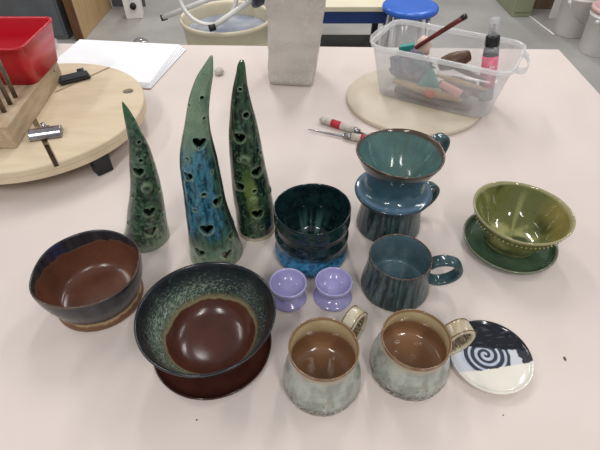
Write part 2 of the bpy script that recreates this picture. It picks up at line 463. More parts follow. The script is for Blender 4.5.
# --- dark green ridged cup with blue foot
g_cup = glaze('deep_green_glaze', 0.09, (40, 90, 110), 600, 0.6, 0.75, 0.35, 0.05, 90)
def c_cup(u, th, r, z, x, y):
    deep = mix(lin((24, 46, 46)), lin((14, 28, 32)), step(-0.3, 0.3, fbm(x, y, z, 60, 1)))
    if u > 13.2:
        streak = step(0.0, 0.5, ring_noise(th, z, 7, 10, 5)) * step(0.065, 0.015, z) * (0.6 + 0.4 * math.sin(th + 0.3))
        return mix(deep, lin((84, 124, 116)), max(0, streak) * 0.6)
    blue = mix(lin((64, 132, 172)), lin((28, 78, 116)), step(-0.25, 0.3, fbm(x, y, z, 150, 2)))
    lim = 0.024 + 0.020 * math.cos(th - 3.9) + 0.006 * ring_noise(th, 0, 4, 0, 2)
    sp = step(0.1, 0.3, fbm(x, y, z, 260, 3, 2))
    c = mix(blue, deep, step(lim - 0.008, lim + 0.008, z + 0.006 * fbm(x, y, z, 200, 3)))
    c = mix(c, deep if z < lim else blue, sp * math.exp(-((z - lim) / 0.012) ** 2) * 0.8)
    return mix(c, lin((96, 104, 94)), step(0.1035, 0.106, z) * 0.4)
t = thing('cup', 'dark green ridged cup with bright blue foot, behind the lavender egg cups', 'cup', at(0.0202, 0.559))
lathe('body', [(0, 0.002), (0.05, 0.002), (0.056, 0), (0.0630, 0.002), (0.0652, 0.008), (0.0648, 0.017), (0.0600, 0.028), (0.0595, 0.033), (0.0632, 0.042), (0.0638, 0.052), (0.0602, 0.062), (0.0600, 0.067), (0.0636, 0.077), (0.0642, 0.088), (0.0630, 0.097), (0.0636, 0.1045),
               (0.0625, 0.1065), (0.0602, 0.104), (0.0590, 0.094), (0.0590, 0.082), (0.0560, 0.066), (0.0585, 0.050), (0.055, 0.030), (0.048, 0.014), (0.036, 0.009), (0, 0.008)], g_cup, t, c_cup, maxd=0.002, seg=132,
      wob=lambda r, z, u, th: (r * (1 + 0.006 * math.sin(2 * th)), z + step(0.05, 0.1, z) * 0.0015 * math.sin(2 * th + 1)))

# --- two lavender egg cups
g_lav = glaze('lavender_glaze', 0.14, (120, 112, 165), 300, 0.5, 0.8, 0.3)
def c_lav(u, th, r, z, x, y):
    c = mix(lin((160, 155, 198)), lin((144, 139, 184)), 0.5 + fbm(x, y, z, 60, 1))
    return mix(c, lin((188, 184, 222)), step(0.0395, 0.0415, z) * 0.5)
for k, (x, y, s, lab) in enumerate(((-0.0187, 0.4538, 1.0, 'lavender egg cup on the left of the pair, beside the speckled bowl'),
                                    (0.0532, 0.4571, 0.97, 'lavender egg cup on the right of the pair, beside the teal mug'))):
    t = thing('egg_cup', lab, 'egg cup', at(x, y), group='lavender egg cups')
    b = 0.0288 if k == 0 else 0.0312
    lathe('body', [(0, 0.002), (0.02, 0.002), (b - 0.003, 0), (b, 0.002), (b - 0.0003, 0.0055), (0.021, 0.0105), (0.0168, 0.0155), (0.0172, 0.019), (0.0245, 0.0245), (0.0287, 0.033), (0.0299, 0.0405 * s),
                   (0.0288, 0.0425 * s), (0.0265, 0.0405 * s), (0.0235, 0.032), (0.015, 0.0245), (0, 0.0222)], g_lav, t, c_lav, seg=72, maxd=0.003)

# --- teal mugs and pour-over dripper
g_teal = glaze('teal_glaze', 0.12, (24, 40, 42), 420, 0.55, 0.75, 0.35, 0.06, 120)
g_teal_bark = glaze('teal_bark_glaze', 0.2, (20, 34, 36), 420, 0.5, 0.75, 0.5, 0.5, 130, bdist=0.002)
def teal_inside(x, y, z, th, a=(92, 118, 126), b=(74, 99, 108)):
    return mix(lin(a), lin(b), 0.5 + 0.8 * fbm(x, y, z, 25, 2))
def c_tealmug(rim, iu):
    def f(u, th, r, z, x, y):
        if u > iu:
            c = teal_inside(x, y, z, th)
            return mix(c, lin((92, 62, 44)), step(rim - 0.004, rim - 0.0005, z + 0.001 * ring_noise(th, 0, 6, 0, 1)) * 0.85)
        s = ring_noise(th, z, 11, 16, 2)
        c = mix(lin((68, 86, 88)), lin((28, 40, 43)), step(-0.25, 0.3, s))
        c = mix(c, lin((108, 128, 126)), step(0.2, 0.5, ring_noise(th, z, 22, 40, 7)) * 0.4)
        return mix(c, lin((96, 64, 46)), step(rim - 0.003, rim, z) * 0.85)
    return f
def w_bark(r, z, u, th):
    return r + (0.0007 * ring_noise(th, z, 12, 16, 2) if 2 < u < 7 else 0), z
def c_tealhandle(x, y, z):
    return mix(lin((66, 92, 96)), lin((36, 56, 60)), 0.5 + fbm(x, y, z, 90, 2))
t = thing('mug', 'teal mug with bark-textured side and handle pointing right, in front of the dripper', 'mug', at(0.1570, 0.4805))
lathe('body', [(0, 0.002), (0.045, 0.002), (0.052, 0), (0.0562, 0.002), (0.0555, 0.012), (0.0515, 0.035), (0.0488, 0.058), (0.0492, 0.0725), (0.048, 0.0745), (0.0462, 0.0725), (0.0455, 0.06), (0.0475, 0.035), (0.049, 0.016), (0.043, 0.009), (0, 0.008)],
      g_teal_bark, t, c_tealmug(0.0745, 8.2), wob=w_bark, maxd=0.0022, seg=120)
strap('handle', t, g_teal, -2, [(0.0490, 0.055), (0.058, 0.064), (0.077, 0.066), (0.094, 0.058), (0.099, 0.042), (0.090, 0.026), (0.073, 0.017), (0.060, 0.018), (0.052, 0.024)], 0.021, 0.009, c_tealhandle)

t = thing('mug', 'dark teal bark-textured mug standing under the pour-over dripper', 'mug', at(0.1670, 0.629))
lathe('body', [(0, 0.002), (0.05, 0.002), (0.055, 0), (0.0602, 0.002), (0.0592, 0.012), (0.0555, 0.035), (0.0535, 0.060), (0.0535, 0.0762), (0.052, 0.078), (0.0503, 0.076), (0.05, 0.06), (0.0515, 0.035), (0.053, 0.016), (0.045, 0.009), (0, 0.008)],
      g_teal_bark, t, c_tealmug(0.078, 8.2), wob=w_bark, maxd=0.0022, seg=120)
strap('handle', t, g_teal, 24, [(0.0540, 0.063), (0.065, 0.070), (0.083, 0.070), (0.097, 0.060), (0.100, 0.045), (0.090, 0.028), (0.072, 0.018), (0.056, 0.022)], 0.017, 0.0085, c_tealhandle)

def c_drip(u, th, r, z, x, y):
    H = 0.0895
    if u > 13.3:
        c = mix(lin((94, 126, 121)), lin((68, 98, 99)), 0.5 + 0.9 * fbm(x, y, z, 30, 4))
        c = mix(c, lin((84, 98, 84)), step(0.1, 0.5, ring_noise(th, z, 8, 20, 1) + 0.3 * math.cos(th - 0.4)) * 0.5)
        return mix(c, lin((84, 60, 46)), step(H - 0.0075, H - 0.0038, z + 0.0012 * ring_noise(th, 0, 6, 0, 3)) * 0.9)
    c = mix(lin((62, 92, 106)), lin((48, 78, 88)), 0.5 + fbm(x, y, z, 40, 3))
    c = mix(c, mix(lin((92, 116, 142)), lin((104, 130, 154)), 0.5 + nz(x, y, z, 60)), step(0.014, 0.009, z) * step(0.0655, 0.0625, r))
    c = mix(c, lin((44, 50, 60)), step(0.0665, 0.0683, r) * step(0.013, 0.009, z) * 0.85)
    c = mix(c, lin((40, 60, 64)), step(0.045, 0.08, z))
    return mix(c, lin((78, 54, 42)), step(H - 0.0065, H - 0.0038, z) * 0.9)
t = thing('pour_over_dripper', 'teal pour-over coffee dripper with brown rim, sitting on the dark teal mug', 'coffee dripper', at(0.1655, 0.629, 0.078))
lathe('cone', [(0, 0.0005), (0.045, 0.0005), (0.060, 0.0004), (0.0675, 0.002), (0.0686, 0.0055), (0.0672, 0.0085), (0.059, 0.0115), (0.0515, 0.0170), (0.0485, 0.024), (0.0495, 0.036), (0.055, 0.052), (0.0640, 0.069), (0.0715, 0.0845), (0.0726, 0.0878), (0.0708, 0.0893),
               (0.0675, 0.0858), (0.058, 0.067), (0.046, 0.047), (0.032, 0.030), (0.014, 0.019), (0, 0.018)], g_teal, t, c_drip, maxd=0.0022, seg=120,
      wob=lambda r, z, u, th: (r * (1 + step(0.03, 0.085, z) * 0.014 * math.cos(2 * th + 0.6)), z + step(0.05, 0.088, z) * 0.0022 * math.cos(2 * th - 1.2)))
strap('handle', t, g_teal, 30, [(0.0685, 0.078), (0.080, 0.088), (0.096, 0.088), (0.105, 0.077), (0.103, 0.060), (0.090, 0.042), (0.070, 0.034), (0.051, 0.038)], 0.019, 0.008, c_tealhandle)

# --- olive green bowl on dark green saucer
g_green = glaze('olive_glaze', 0.08, (60, 74, 34), 200, 0.5, 0.8, 0.35, 0.04, 60)
def c_green(u, th, r, z, x, y):
    n = fbm(x, y, z * 0.5, 28, 3)
    c = mix(lin((100, 104, 58)), lin((150, 150, 100)), step(0.05, 0.45, n + 0.15))
    c = mix(c, lin((60, 68, 36)), step(0.1, 0.45, fbm(x, y, z, 20, 8) + 0.25 * math.cos(th + 0.4)))
    if u > 11.2:
        run = ring_noise(th, z, 3.5, 6, 4)
        c = mix(c, lin((158, 160, 104)), step(0.2, 0.5, run) * step(0.075, 0.03, z) * 0.6)
        c = mix(c, lin((150, 132, 76)), step(0.6, 0.95, math.cos(th + 0.2)) * step(0.02, 0.05, z) * 0.7)
        return mix(c, lin((168, 162, 122)), step(0.066, 0.070, z) * 0.85)
    c = mix(c, lin((168, 156, 116)), step(0.1, 0.5, ring_noise(th, z, 3, 8, 6)) * step(0.05, 0.02, z) * 0.75)
    return mix(c, lin((162, 156, 116)), step(0.0635, 0.068, z) * 0.8)
def c_gsau(u, th, r, z, x, y):
    c = mix(lin((78, 98, 74)), lin((50, 70, 54)), 0.5 + fbm(x, y, z, 40, 3))
    return mix(c, lin((128, 132, 110)), step(0.0140, 0.0172, z) * 0.8)
t = thing('saucer', 'dark green saucer under the olive green bowl', 'saucer', at(0.376, 0.574))
lathe('plate', [(0, 0.001), (0.052, 0.001), (0.058, 0), (0.0715, 0.003), (0.0795, 0.011), (0.0816, 0.0158), (0.0800, 0.0178), (0.0768, 0.0160), (0.0720, 0.0095), (0.064, 0.0066), (0, 0.0063)],
      glaze('green_saucer_glaze', 0.1, (30, 54, 40), 300, 0.5, 0.8, 0.4), t, c_gsau, seg=96)
t = thing('bowl', 'olive green bowl with beaded band below the rim, on a green saucer', 'bowl', at(0.381, 0.581, 0.0065))
bo = lathe('body', [(0, 0.0015), (0.040, 0.0015), (0.043, 0.0002), (0.047, 0.002), (0.0475, 0.008), (0.053, 0.016), (0.0625, 0.031), (0.0700, 0.047), (0.0755, 0.0585), (0.0800, 0.0675), (0.0818, 0.0718), (0.0802, 0.0737), (0.0768, 0.0705),
               (0.0700, 0.053), (0.059, 0.031), (0.046, 0.015), (0.026, 0.0085), (0, 0.008)], g_green, t, c_green, maxd=0.0022, seg=132,
      wob=lambda r, z, u, th: (r * (1 + step(0.03, 0.07, z) * 0.012 * math.cos(2 * th + 0.5)), z + step(0.03, 0.07, z) * 0.002 * math.sin(2 * th + 2.6)))
bm = bmesh.new()
for k in range(64):
    a = 2 * PI * k / 64
    mt = Matrix.Translation((0.0742 * math.cos(a) * (1 + 0.01 * math.cos(2 * a + 0.5)), 0.0742 * math.sin(a) * (1 + 0.01 * math.cos(2 * a + 0.5)), 0.0548))
    bmesh.ops.create_icosphere(bm, subdivisions=2, radius=0.0017, matrix=mt)
o = build('bead_band', bm, g_green, t); paint(o.data, lambda x, y, z: lin((150, 142, 98)))

# --- two speckled celadon mugs
g_cel = glaze('celadon_glaze', 0.13, (110, 92, 72), 650, 0.58, 0.68, 0.35, 0.18, 160)
def c_cel(h, iu):
    def f(u, th, r, z, x, y):
        if u > iu:
            lim = h * 0.66 + 0.003 * ring_noise(th, 0, 2, 0, 3)
            pale = mix(lin((192, 174, 138)), lin((176, 156, 118)), 0.5 + fbm(x, y, z, 40, 2))
            brown = mix(lin((150, 114, 84)), lin((134, 98, 70)), 0.5 + fbm(x, y, z, 20, 4))
            c = mix(brown, pale, step(lim - 0.008, lim + 0.006, z))
            return mix(c, lin((112, 80, 54)), step(h - 0.006, h - 0.002, z) * 0.85)
        cel = mix(lin((170, 174, 164)), lin((136, 142, 135)), step(-0.35, 0.35, fbm(x, y, z * 0.6, 60, 5)))
        cel = mix(cel, lin((138, 128, 110)), step(0.12, 0.45, fbm(x, y, z * 0.5, 100, 8)) * 0.55)
        dark = step(-0.10, 0.10, fbm(x, y, z, 380, 7, 2)) * math.exp(-((z - 0.012 - 0.006 * ring_noise(th, 0, 3, 0, 6)) / 0.0085) ** 2)
        dark = max(dark, step(0.22, 0.35, fbm(x, y, z, 260, 3, 2)) * step(0.045, 0.02, z) * 0.7)
        c = mix(cel, lin((62, 46, 36)), dark)
        c = mix(c, lin((196, 188, 168)), step(0.004, 0.001, z))
        c = mix(c, lin((176, 156, 124)), step(h - 0.020, h - 0.010, z) * 0.7)
        return mix(c, lin((110, 78, 52)), step(h - 0.009, h - 0.004, z) * (0.8 + 0.4 * ring_noise(th, 0, 3, 0, 1)))
    return f
def c_celh(x, y, z):
    return mix(lin((186, 178, 156)), lin((166, 150, 122)), step(-0.2, 0.4, fbm(x, y, z, 90, 4, 2)))
def c_celin(x, y, z):                                # stamped lattice on the inside of the strap
    g = max(math.cos(x * 900) * math.cos(z * 900 + y * 900), 0)
    return mix(lin((96, 80, 62)), lin((176, 164, 138)), step(0.1, 0.6, g))
def bumps(r, z, u, th):
    return r + (0.0009 * noise.noise(Vector((math.cos(th) * 7, math.sin(th) * 7, z * 90))) * step(0.05, 0.02, z) if 2 < u < 7 else 0), z
t = thing('mug', 'speckled celadon mug with brown inside, in front of the lavender egg cups', 'mug', at(0.0302, 0.312), group='speckled celadon mugs')
lathe('body', [(0, 0.002), (0.044, 0.002), (0.050, 0), (0.0532, 0.003), (0.0542, 0.014), (0.0515, 0.036), (0.0455, 0.058), (0.0438, 0.072), (0.0457, 0.0855), (0.0450, 0.0875), (0.0428, 0.0860), (0.0408, 0.072), (0.0425, 0.058), (0.0475, 0.036), (0.0485, 0.018), (0.040, 0.0095), (0.02, 0.008), (0, 0.008)],
      g_cel, t, c_cel(0.0875, 9.2), wob=bumps, maxd=0.0018, seg=132)
strap('handle', t, g_cel, 48, [(0.0448, 0.070), (0.051, 0.083), (0.064, 0.092), (0.078, 0.085), (0.084, 0.066), (0.077, 0.044), (0.062, 0.028), (0.0495, 0.026)], 0.021, 0.0075, c_celh, inlay=c_celin)
t = thing('mug', 'speckled celadon mug with brown inside, its handle over the swirl saucer', 'mug', at(0.1543, 0.334), group='speckled celadon mugs')
lathe('body', [(0, 0.002), (0.045, 0.002), (0.051, 0), (0.0548, 0.003), (0.0558, 0.013), (0.0530, 0.032), (0.0470, 0.049), (0.0452, 0.060), (0.0466, 0.0725), (0.0458, 0.0745), (0.0436, 0.0730), (0.0420, 0.060), (0.0440, 0.049), (0.0490, 0.032), (0.050, 0.016), (0.040, 0.0095), (0.02, 0.008), (0, 0.008)],
      g_cel, t, c_cel(0.0745, 9.2), wob=bumps, maxd=0.0018, seg=132)
strap('handle', t, g_cel, 16, [(0.0468, 0.056), (0.053, 0.067), (0.066, 0.073), (0.080, 0.068), (0.0865, 0.052), (0.081, 0.033), (0.067, 0.021), (0.052, 0.021)], 0.024, 0.0075, c_celh, inlay=c_celin)

# --- saucer with painted swirl
g_sw = glaze('swirl_glaze', 0.12, (200, 200, 200), 200, 0.6, 0.9, 0.1)
def c_sw(u, th, r, z, x, y):
    if u < 4.5: return lin((222, 216, 204))
    w = 0.0018 * nz(x, y, 0, 90, 4) + 0.0009 * nz(x, y, 0, 260, 1)
    cream, ink = lin((222, 217, 206)), lin((24, 26, 33))
    blu = mix(lin((186, 193, 208)), lin((164, 173, 192)), 0.5 + nz(x, y, 0, 120))
    dx, dy = x + 0.0045, y - 0.003
    rr, a = math.hypot(dx, dy * 1.02), math.atan2(dy, dx)
    pitch = 0.0095
    ph = (rr / pitch - a / (2 * PI)) % 1.0
    line = step(0.30, 0.23, abs(ph - 0.5) * (0.85 if rr > 0.016 else 1.1)) * step(0.036, 0.034, rr)
    wash = mix(blu, ink, line * 0.93)
    wash = mix(wash, lin((196, 198, 204)), step(0.034, 0.036, rr + w) * 0.9)
    wash = mix(wash, ink, step(0.0455, 0.047, dx + 0.25 * dy + 2 * w) * 0.95)
    c = mix(cream, wash, step(-0.0195, -0.0185, y + w - 0.16 * x))
    back = step(0.0125, 0.0140, y + w * 1.5 + 0.10 * x)
    return mix(c, mix(ink, lin((56, 58, 66)), step(0.2, 0.5, nz(x, y * 3, 0, 80, 7))), back)
t = thing('saucer', 'small black and white saucer with painted swirl, right of the speckled mugs', 'saucer', at(0.2735, 0.345))
lathe('plate', [(0, 0.001), (0.044, 0.001), (0.050, 0), (0.0565, 0.0035), (0.0592, 0.0095), (0.0588, 0.0125), (0.0568, 0.0122), (0.0535, 0.0092), (0.044, 0.0070), (0, 0.0062)],
      g_sw, t, c_sw, seg=260, maxd=0.0006)

# --- three pierced cones
def heart_poly(s):
    pts = []
    for k in range(28):
        a = 2 * PI * k / 28
        pts.append((s * math.sin(a) ** 3 * 1.0, s * (13 * math.cos(a) - 5 * math.cos(2 * a) - 2 * math.cos(3 * a) - math.cos(4 * a)) / 16.0))
    return pts
def circ_poly(s): return [(s * math.cos(2 * PI * k / 16), s * math.sin(2 * PI * k / 16)) for k in range(16)]

def interp(rows, z, i):
    if z <= rows[0][0]: return rows[0][i]
    for a, b in zip(rows, rows[1:]):
        if z <= b[0]: return a[i] + (b[i] - a[i]) * (z - a[0]) / (b[0] - a[0])
    return rows[-1][i]

def make_cone(label, loc, rows, holes, colfn, mat):
    """rows: (z, centre offset in x, radius); holes: (kind, angle in degrees, z, size)"""
    rows = chaikin(rows, 2)
    H = rows[-1][0]; seg = 104; N = int(H / 0.0022)
    bm = bmesh.new(); rings = []
    def ring(z, off):
        r = max(0.0006, interp(rows, z, 2) - off); cx = interp(rows, z, 1)
        out = []
        for i in range(seg):
            th = 2 * PI * i / seg
            rr = r * (1 + 0.035 * fbm(math.cos(th), math.sin(th), z * 14, 1.4, loc[0] * 9)) if off == 0 else r * 0.99
            if off == 0:
                for k, a, hz, s in holes:
                    d = math.hypot(r * math.atan2(math.sin(th - math.radians(a)), math.cos(th - math.radians(a))), z - hz)
                    if k == 'p': rr += 0.0028 * step(s * 1.15, s * 0.5, d) - 0.002 * step(s * 0.5, 0.0, d)
                    else: rr += 0.0012 * step(s * 1.8, s * 1.05, d)
            out.append(bm.verts.new((cx + rr * math.cos(th), rr * math.sin(th), z)))
        return out
    outer = [ring(H * i / N, 0) for i in range(N + 1)]
    ztop = H * 0.93
    inner = [ring(ztop * i / 60, 0.0042) for i in range(61)]
    for R_, flip in ((outer, False), (inner, True)):
        for a, b in zip(R_, R_[1:]):
            for i in range(seg):
                j = (i + 1) % seg
                f = (a[i], a[j], b[j], b[i])
                bm.faces.new(f[::-1] if flip else f)
        tip = bm.verts.new(sum((v.co for v in R_[-1]), Vector()) / seg + Vector((0, 0, 0.0008)))
        for i in range(seg):
            f = (R_[-1][i], R_[-1][(i + 1) % seg], tip)
            bm.faces.new(f[::-1] if flip else f)
    for i in range(seg):
        j = (i + 1) % seg
        bm.faces.new((inner[0][i], inner[0][j], outer[0][j], outer[0][i]))
    o = build('ceramic_cone', bm, mat)
    cb = bmesh.new()
    for k, a, hz, s in holes:
        if k == 'p': continue
        th = math.radians(a); cx, r = interp(rows, hz, 1), interp(rows, hz, 2)
        d = Vector((math.cos(th), math.sin(th), 0)); sd = Vector((-math.sin(th), math.cos(th), 0))
        rot = math.radians(random.uniform(-14, 14)) if k == 'h' else 0
        poly = heart_poly(s * 1.12) if k == 'h' else circ_poly(s * 1.05)
        poly = [(x * math.cos(rot) - y * math.sin(rot), x * math.sin(rot) + y * math.cos(rot)) for x, y in poly]
        loft_bm([[Vector((cx, 0, hz)) + d * q + sd * x + Vector((0, 0, y)) for x, y in poly] for q in (max(0.001, r * 0.25), r * 2.0)], bm=cb)
    cut = build('cutter', cb, None, smooth=False)
    boolean_cut(o, [cut])
    def col(x, y, z):
        cx, r = interp(rows, z, 1), max(0.001, interp(rows, z, 2))
        th = math.atan2(y, x - cx)
        c = colfn(th, z, x, y, H)
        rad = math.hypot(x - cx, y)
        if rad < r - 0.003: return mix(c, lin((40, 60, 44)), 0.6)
        for k, a, hz, s in holes:
            d = math.hypot(r * math.atan2(math.sin(th - math.radians(a)), math.cos(th - math.radians(a))), z - hz)
            if k == 'p': e = math.exp(-((d - s * 0.75) / (0.0016 + 0.12 * s)) ** 2) * 0.55
            else:
                low = 0.45 + 0.55 * step(0.3 * s, -0.9 * s, z - hz)
                e = math.exp(-((d - s * (1.10 if k == 'h' else 1.2)) / (0.0010 + 0.07 * s)) ** 2) * low * (0.85 + 0.3 * nz(x, y, z, 300, 2))
            c = mix(c, lin((146, 166, 134)), e * 0.8)
        return c
    for p in o.data.polygons: p.use_smooth = True
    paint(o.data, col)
    try: o.data.set_sharp_from_angle(angle=math.radians(50))
    except Exception: pass
    o.location = loc
    return tag(o, label, 'ceramic sculpture', 'pierced ceramic cones')

g_cone = glaze('cone_glaze', 0.12, (16, 28, 22), 520, 0.55, 0.72, 0.45, 0.12, 140)
def cc_left(th, z, x, y, H):
    c = mix(lin((58, 88, 62)), lin((24, 42, 34)), step(-0.22, 0.22, fbm(x, y, z * 0.45, 130, 3)))
    c = mix(c, lin((122, 140, 120)), step(0.0, 0.35, fbm(x, y, z, 160, 8) + 0.35 * step(0.09, 0.0, z) + 0.25 * math.cos(th - 0.3) - 0.2) * 0.85)
    c = mix(c, lin((122, 130, 124)), step(-0.05, 0.4, fbm(x, y, z, 180, 5) - 0.9 * math.cos(th - 0.1) * 0 + 0.35 * step(-0.5, -0.95, math.cos(th))) * 0.45)
    c = mix(c, lin((62, 108, 66)), step(H - 0.04, H, z) * 0.8)
    return mix(c, lin((138, 148, 128)), step(0.022, 0.004, z) * 0.7)
def cc_mid(th, z, x, y, H):
    pale = mix(lin((126, 148, 122)), lin((98, 124, 102)), 0.5 + fbm(x, y, z, 60, 2))
    blue = mix(lin((62, 118, 138)), lin((24, 58, 74)), step(-0.22, 0.28, fbm(x, y, z * 0.35, 170, 4)))
    blue = mix(blue, lin((96, 146, 160)), step(0.2, 0.4, fbm(x, y, z, 300, 14, 2)) * 0.6)
    grn = mix(lin((66, 100, 76)), lin((26, 48, 40)), step(-0.22, 0.22, fbm(x, y, z * 0.4, 120, 7)))
    n = 0.03 * fbm(x, y, z * 0.3, 60, 5)
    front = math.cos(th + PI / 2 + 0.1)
    c = mix(grn, blue, step(0.35, 0.8, front + 0.35 * fbm(x, y, z * 0.3, 90, 9)) * step(0.05, 0.085, z + n) * step(0.262, 0.215, z + n))
    c = mix(c, pale, step(0.205, 0.262, z + n * 1.2) * step(0.05, 0.7, front + 0.35 + 0.3 * step(0.26, 0.33, z)))
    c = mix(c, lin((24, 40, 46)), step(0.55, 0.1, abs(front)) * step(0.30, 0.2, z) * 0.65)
    return mix(c, lin((146, 162, 138)), step(0.07, 0.01, z + n) * (0.45 + 0.4 * step(-0.2, 0.2, fbm(x, y, z, 120, 3))))
def cc_right(th, z, x, y, H):
    c = mix(lin((46, 74, 50)), lin((18, 30, 28)), step(-0.25, 0.2, fbm(x, y, z * 0.4, 130, 3)))
    c = mix(c, lin((112, 134, 112)), step(0.12, 0.4, fbm(x, y, z, 190, 6)) * 0.55)
    front = math.cos(th + PI / 2 - 0.1)
    c = mix(c, lin((104, 126, 60)), step(0.92, 1.0, front + 0.05 * fbm(x, y, z, 80, 2)) * math.exp(-((z - 0.11) / 0.04) ** 2) * 0.9)
    c = mix(c, lin((54, 90, 54)), step(H - 0.045, H, z) * 0.7)
    return mix(c, lin((176, 168, 148)), step(0.011, 0.008, z + 0.002 * math.sin(th * 3)))
make_cone('short curved green cone with heart cutouts, nearest the plywood disc', at(-0.285, 0.597),
    [(0, 0.0005, 0.0431), (0.0282, 0.007, 0.0367), (0.0647, 0.015, 0.0324), (0.099, 0.0227, 0.0276), (0.1313, 0.0286, 0.0236), (0.1618, 0.0314, 0.02), (0.1907, 0.0343, 0.0164), (0.218, 0.0341, 0.0114), (0.2439, 0.0328, 0.0078), (0.2605, 0.0312, 0.0047), (0.2733, 0.0296, 0.0011)],
    [('c', -55.7, 0.212, 0.003), ('c', -73.2, 0.1825, 0.0034), ('h', -92.0, 0.164, 0.0079), ('p', -68.3, 0.132, 0.0097), ('h', -64.6, 0.085, 0.0093), ('h', -63.2, 0.0435, 0.0096), ('c', -17.9, 0.1185, 0.0033), ('c', -127.7, 0.114, 0.0033), ('c', -139.6, 0.054, 0.0038), ('c', -20.9, 0.0635, 0.0035),
     ('h', 95, 0.10, 0.009), ('h', 60, 0.155, 0.008), ('h', 140, 0.05, 0.009)], cc_left, g_cone)
make_cone('tallest cone, blue-streaked green with pale tip and heart cutouts', at(-0.149, 0.559),
    [(0, -0.0009, 0.0475), (0.0527, -0.0024, 0.0398), (0.1139, -0.0043, 0.0332), (0.1675, -0.0032, 0.0304), (0.1988, -0.0022, 0.0283), (0.2202, -0.0008, 0.0248), (0.2413, 0.0016, 0.021), (0.2612, 0.0051, 0.0174), (0.2805, 0.009, 0.0153), (0.2985, 0.0138, 0.0144), (0.3162, 0.0198, 0.0129), (0.3331, 0.027, 0.0104), (0.3462, 0.0332, 0.0059), (0.3575, 0.0381, 0.0019)],
    [('h', -70.1, 0.2425, 0.0088), ('h', -115.0, 0.189, 0.0073), ('h', -39.8, 0.136, 0.0086), ('h', -84.5, 0.0895, 0.0101), ('h', -114.1, 0.0385, 0.0092), ('h', -51.6, 0.029, 0.0093), ('c', -72.5, 0.3075, 0.0029), ('c', -137.4, 0.295, 0.0024), ('c', -48.3, 0.2765, 0.0027), ('c', -115.8, 0.217, 0.0029), ('c', -75.6, 0.157, 0.0038), ('c', -41.0, 0.191, 0.0024), ('c', -108.0, 0.1265, 0.0031), ('h', -24.5, 0.057, 0.0067),
     ('h', 80, 0.12, 0.009), ('h', 110, 0.2, 0.008), ('h', 40, 0.06, 0.009)], cc_mid, g_cone)
make_cone('dark green slender cone with heart cutouts and bare pale foot, behind the dark cup', at(-0.083, 0.618),
    [(0, 0.0009, 0.0359), (0.0456, 0.0017, 0.035), (0.0811, -0.0006, 0.0339), (0.1146, -0.0026, 0.0316), (0.1462, -0.0037, 0.0292), (0.1761, -0.0049, 0.0271), (0.2044, -0.0052, 0.0244), (0.2312, -0.0046, 0.0207), (0.2567, -0.0051, 0.0162), (0.2862, -0.004, 0.0109), (0.3048, -0.0011, 0.0076), (0.3193, 0.0007, 0.0057), (0.3254, 0.0018, 0.0031)],
    [('c', -86.2, 0.288, 0.0026), ('c', -63.0, 0.249, 0.0045), ('h', -101.1, 0.2145, 0.0084), ('h', -53.4, 0.1505, 0.0089), ('h', -115.9, 0.124, 0.0083), ('h', -74.6, 0.0675, 0.0095), ('c', -71.6, 0.115, 0.0038), ('p', -89.2, 0.176, 0.0079), ('p', -77.8, 0.097, 0.0068), ('c', -7.8, 0.0965, 0.0052), ('c', -66.9, 0.034, 0.0036), ('c', -108.5, 0.175, 0.0028), ('c', -25.5, 0.1785, 0.0032),
     ('h', 90, 0.1, 0.009), ('h', 60, 0.18, 0.008)], cc_right, g_cone)

# ------------------------------------------------------------------ plywood disc and what lies on it
DC, DR, DZ = Vector((-0.606, 0.936)), 0.243, 0.07
t = thing('plywood_turntable', 'round slotted plywood turntable on black feet at the left table edge', 'turntable', at(DC.x, DC.y))
prof = [(0, 0.042), (DR - 0.002, 0.042), (DR, 0.044), (DR, 0.0555), (DR - 0.0012, 0.0562), (DR, 0.057), (DR, 0.068), (DR - 0.002, DZ), (0, DZ)]
disc = lathe('disc', prof, M['ply'], t, None, seg=160, rounds=0, maxd=0.5)
cut = bmesh.new()
def slot(p0, p1, w):
    a, b = Vector(p0) - DC, Vector(p1) - DC
    d = (b - a).normalized(); s = Vector((-d.y, d.x)) * w / 2
    P = [a - s, a + s, b + s, b - s]
    loft_bm([[(p.x, p.y, z) for p in P] for z in (DZ - 0.012, DZ + 0.01)], bm=cut)
slot((-0.465, 0.710), (-0.590, 0.893), 0.011)
slot((-0.500, 1.152), (-0.590, 1.015), 0.008)
loft_bm([[(-0.416 - DC.x + 0.013 * math.cos(2 * PI * k / 24), 1.022 - DC.y + 0.013 * math.sin(2 * PI * k / 24), z) for k in range(24)] for z in (DZ - 0.012, DZ + 0.01)], bm=cut)
loft_bm([[(x, y, z) for x, y in ((-0.13, -0.30), (-0.03, -0.30), (-0.03, -0.2285), (-0.13, -0.2))] for z in (0.0545, 0.058)], bm=cut)
c_ = build('cutter', cut, None, t, smooth=False)
boolean_cut(disc, [c_])
for p in disc.data.polygons: p.use_smooth = False
bm = box_bm(-0.004, 0.004, -0.045, 0.045, DZ - 0.0119, DZ - 0.011)  # thin dark brown strip along the bottom of the front slot
sl = build('slot_dark_strip', bm, pmat('dark_slot', (84, 56, 36), (44, 32, 26), 60, 0.6), t, smooth=False)
sl.location = (-0.507 - DC.x, 0.771 - DC.y, 0); sl.rotation_euler = (0, 0, math.radians(34.3))
bm = bmesh.new(); bmesh.ops.create_cone(bm, cap_ends=True, segments=20, radius1=0.0105, radius2=0.0105, depth=0.006)
w_ = build('tee_nut', bm, M['steel'], t, smooth=False, loc=(-0.416 - DC.x, 1.022 - DC.y, DZ - 0.008))
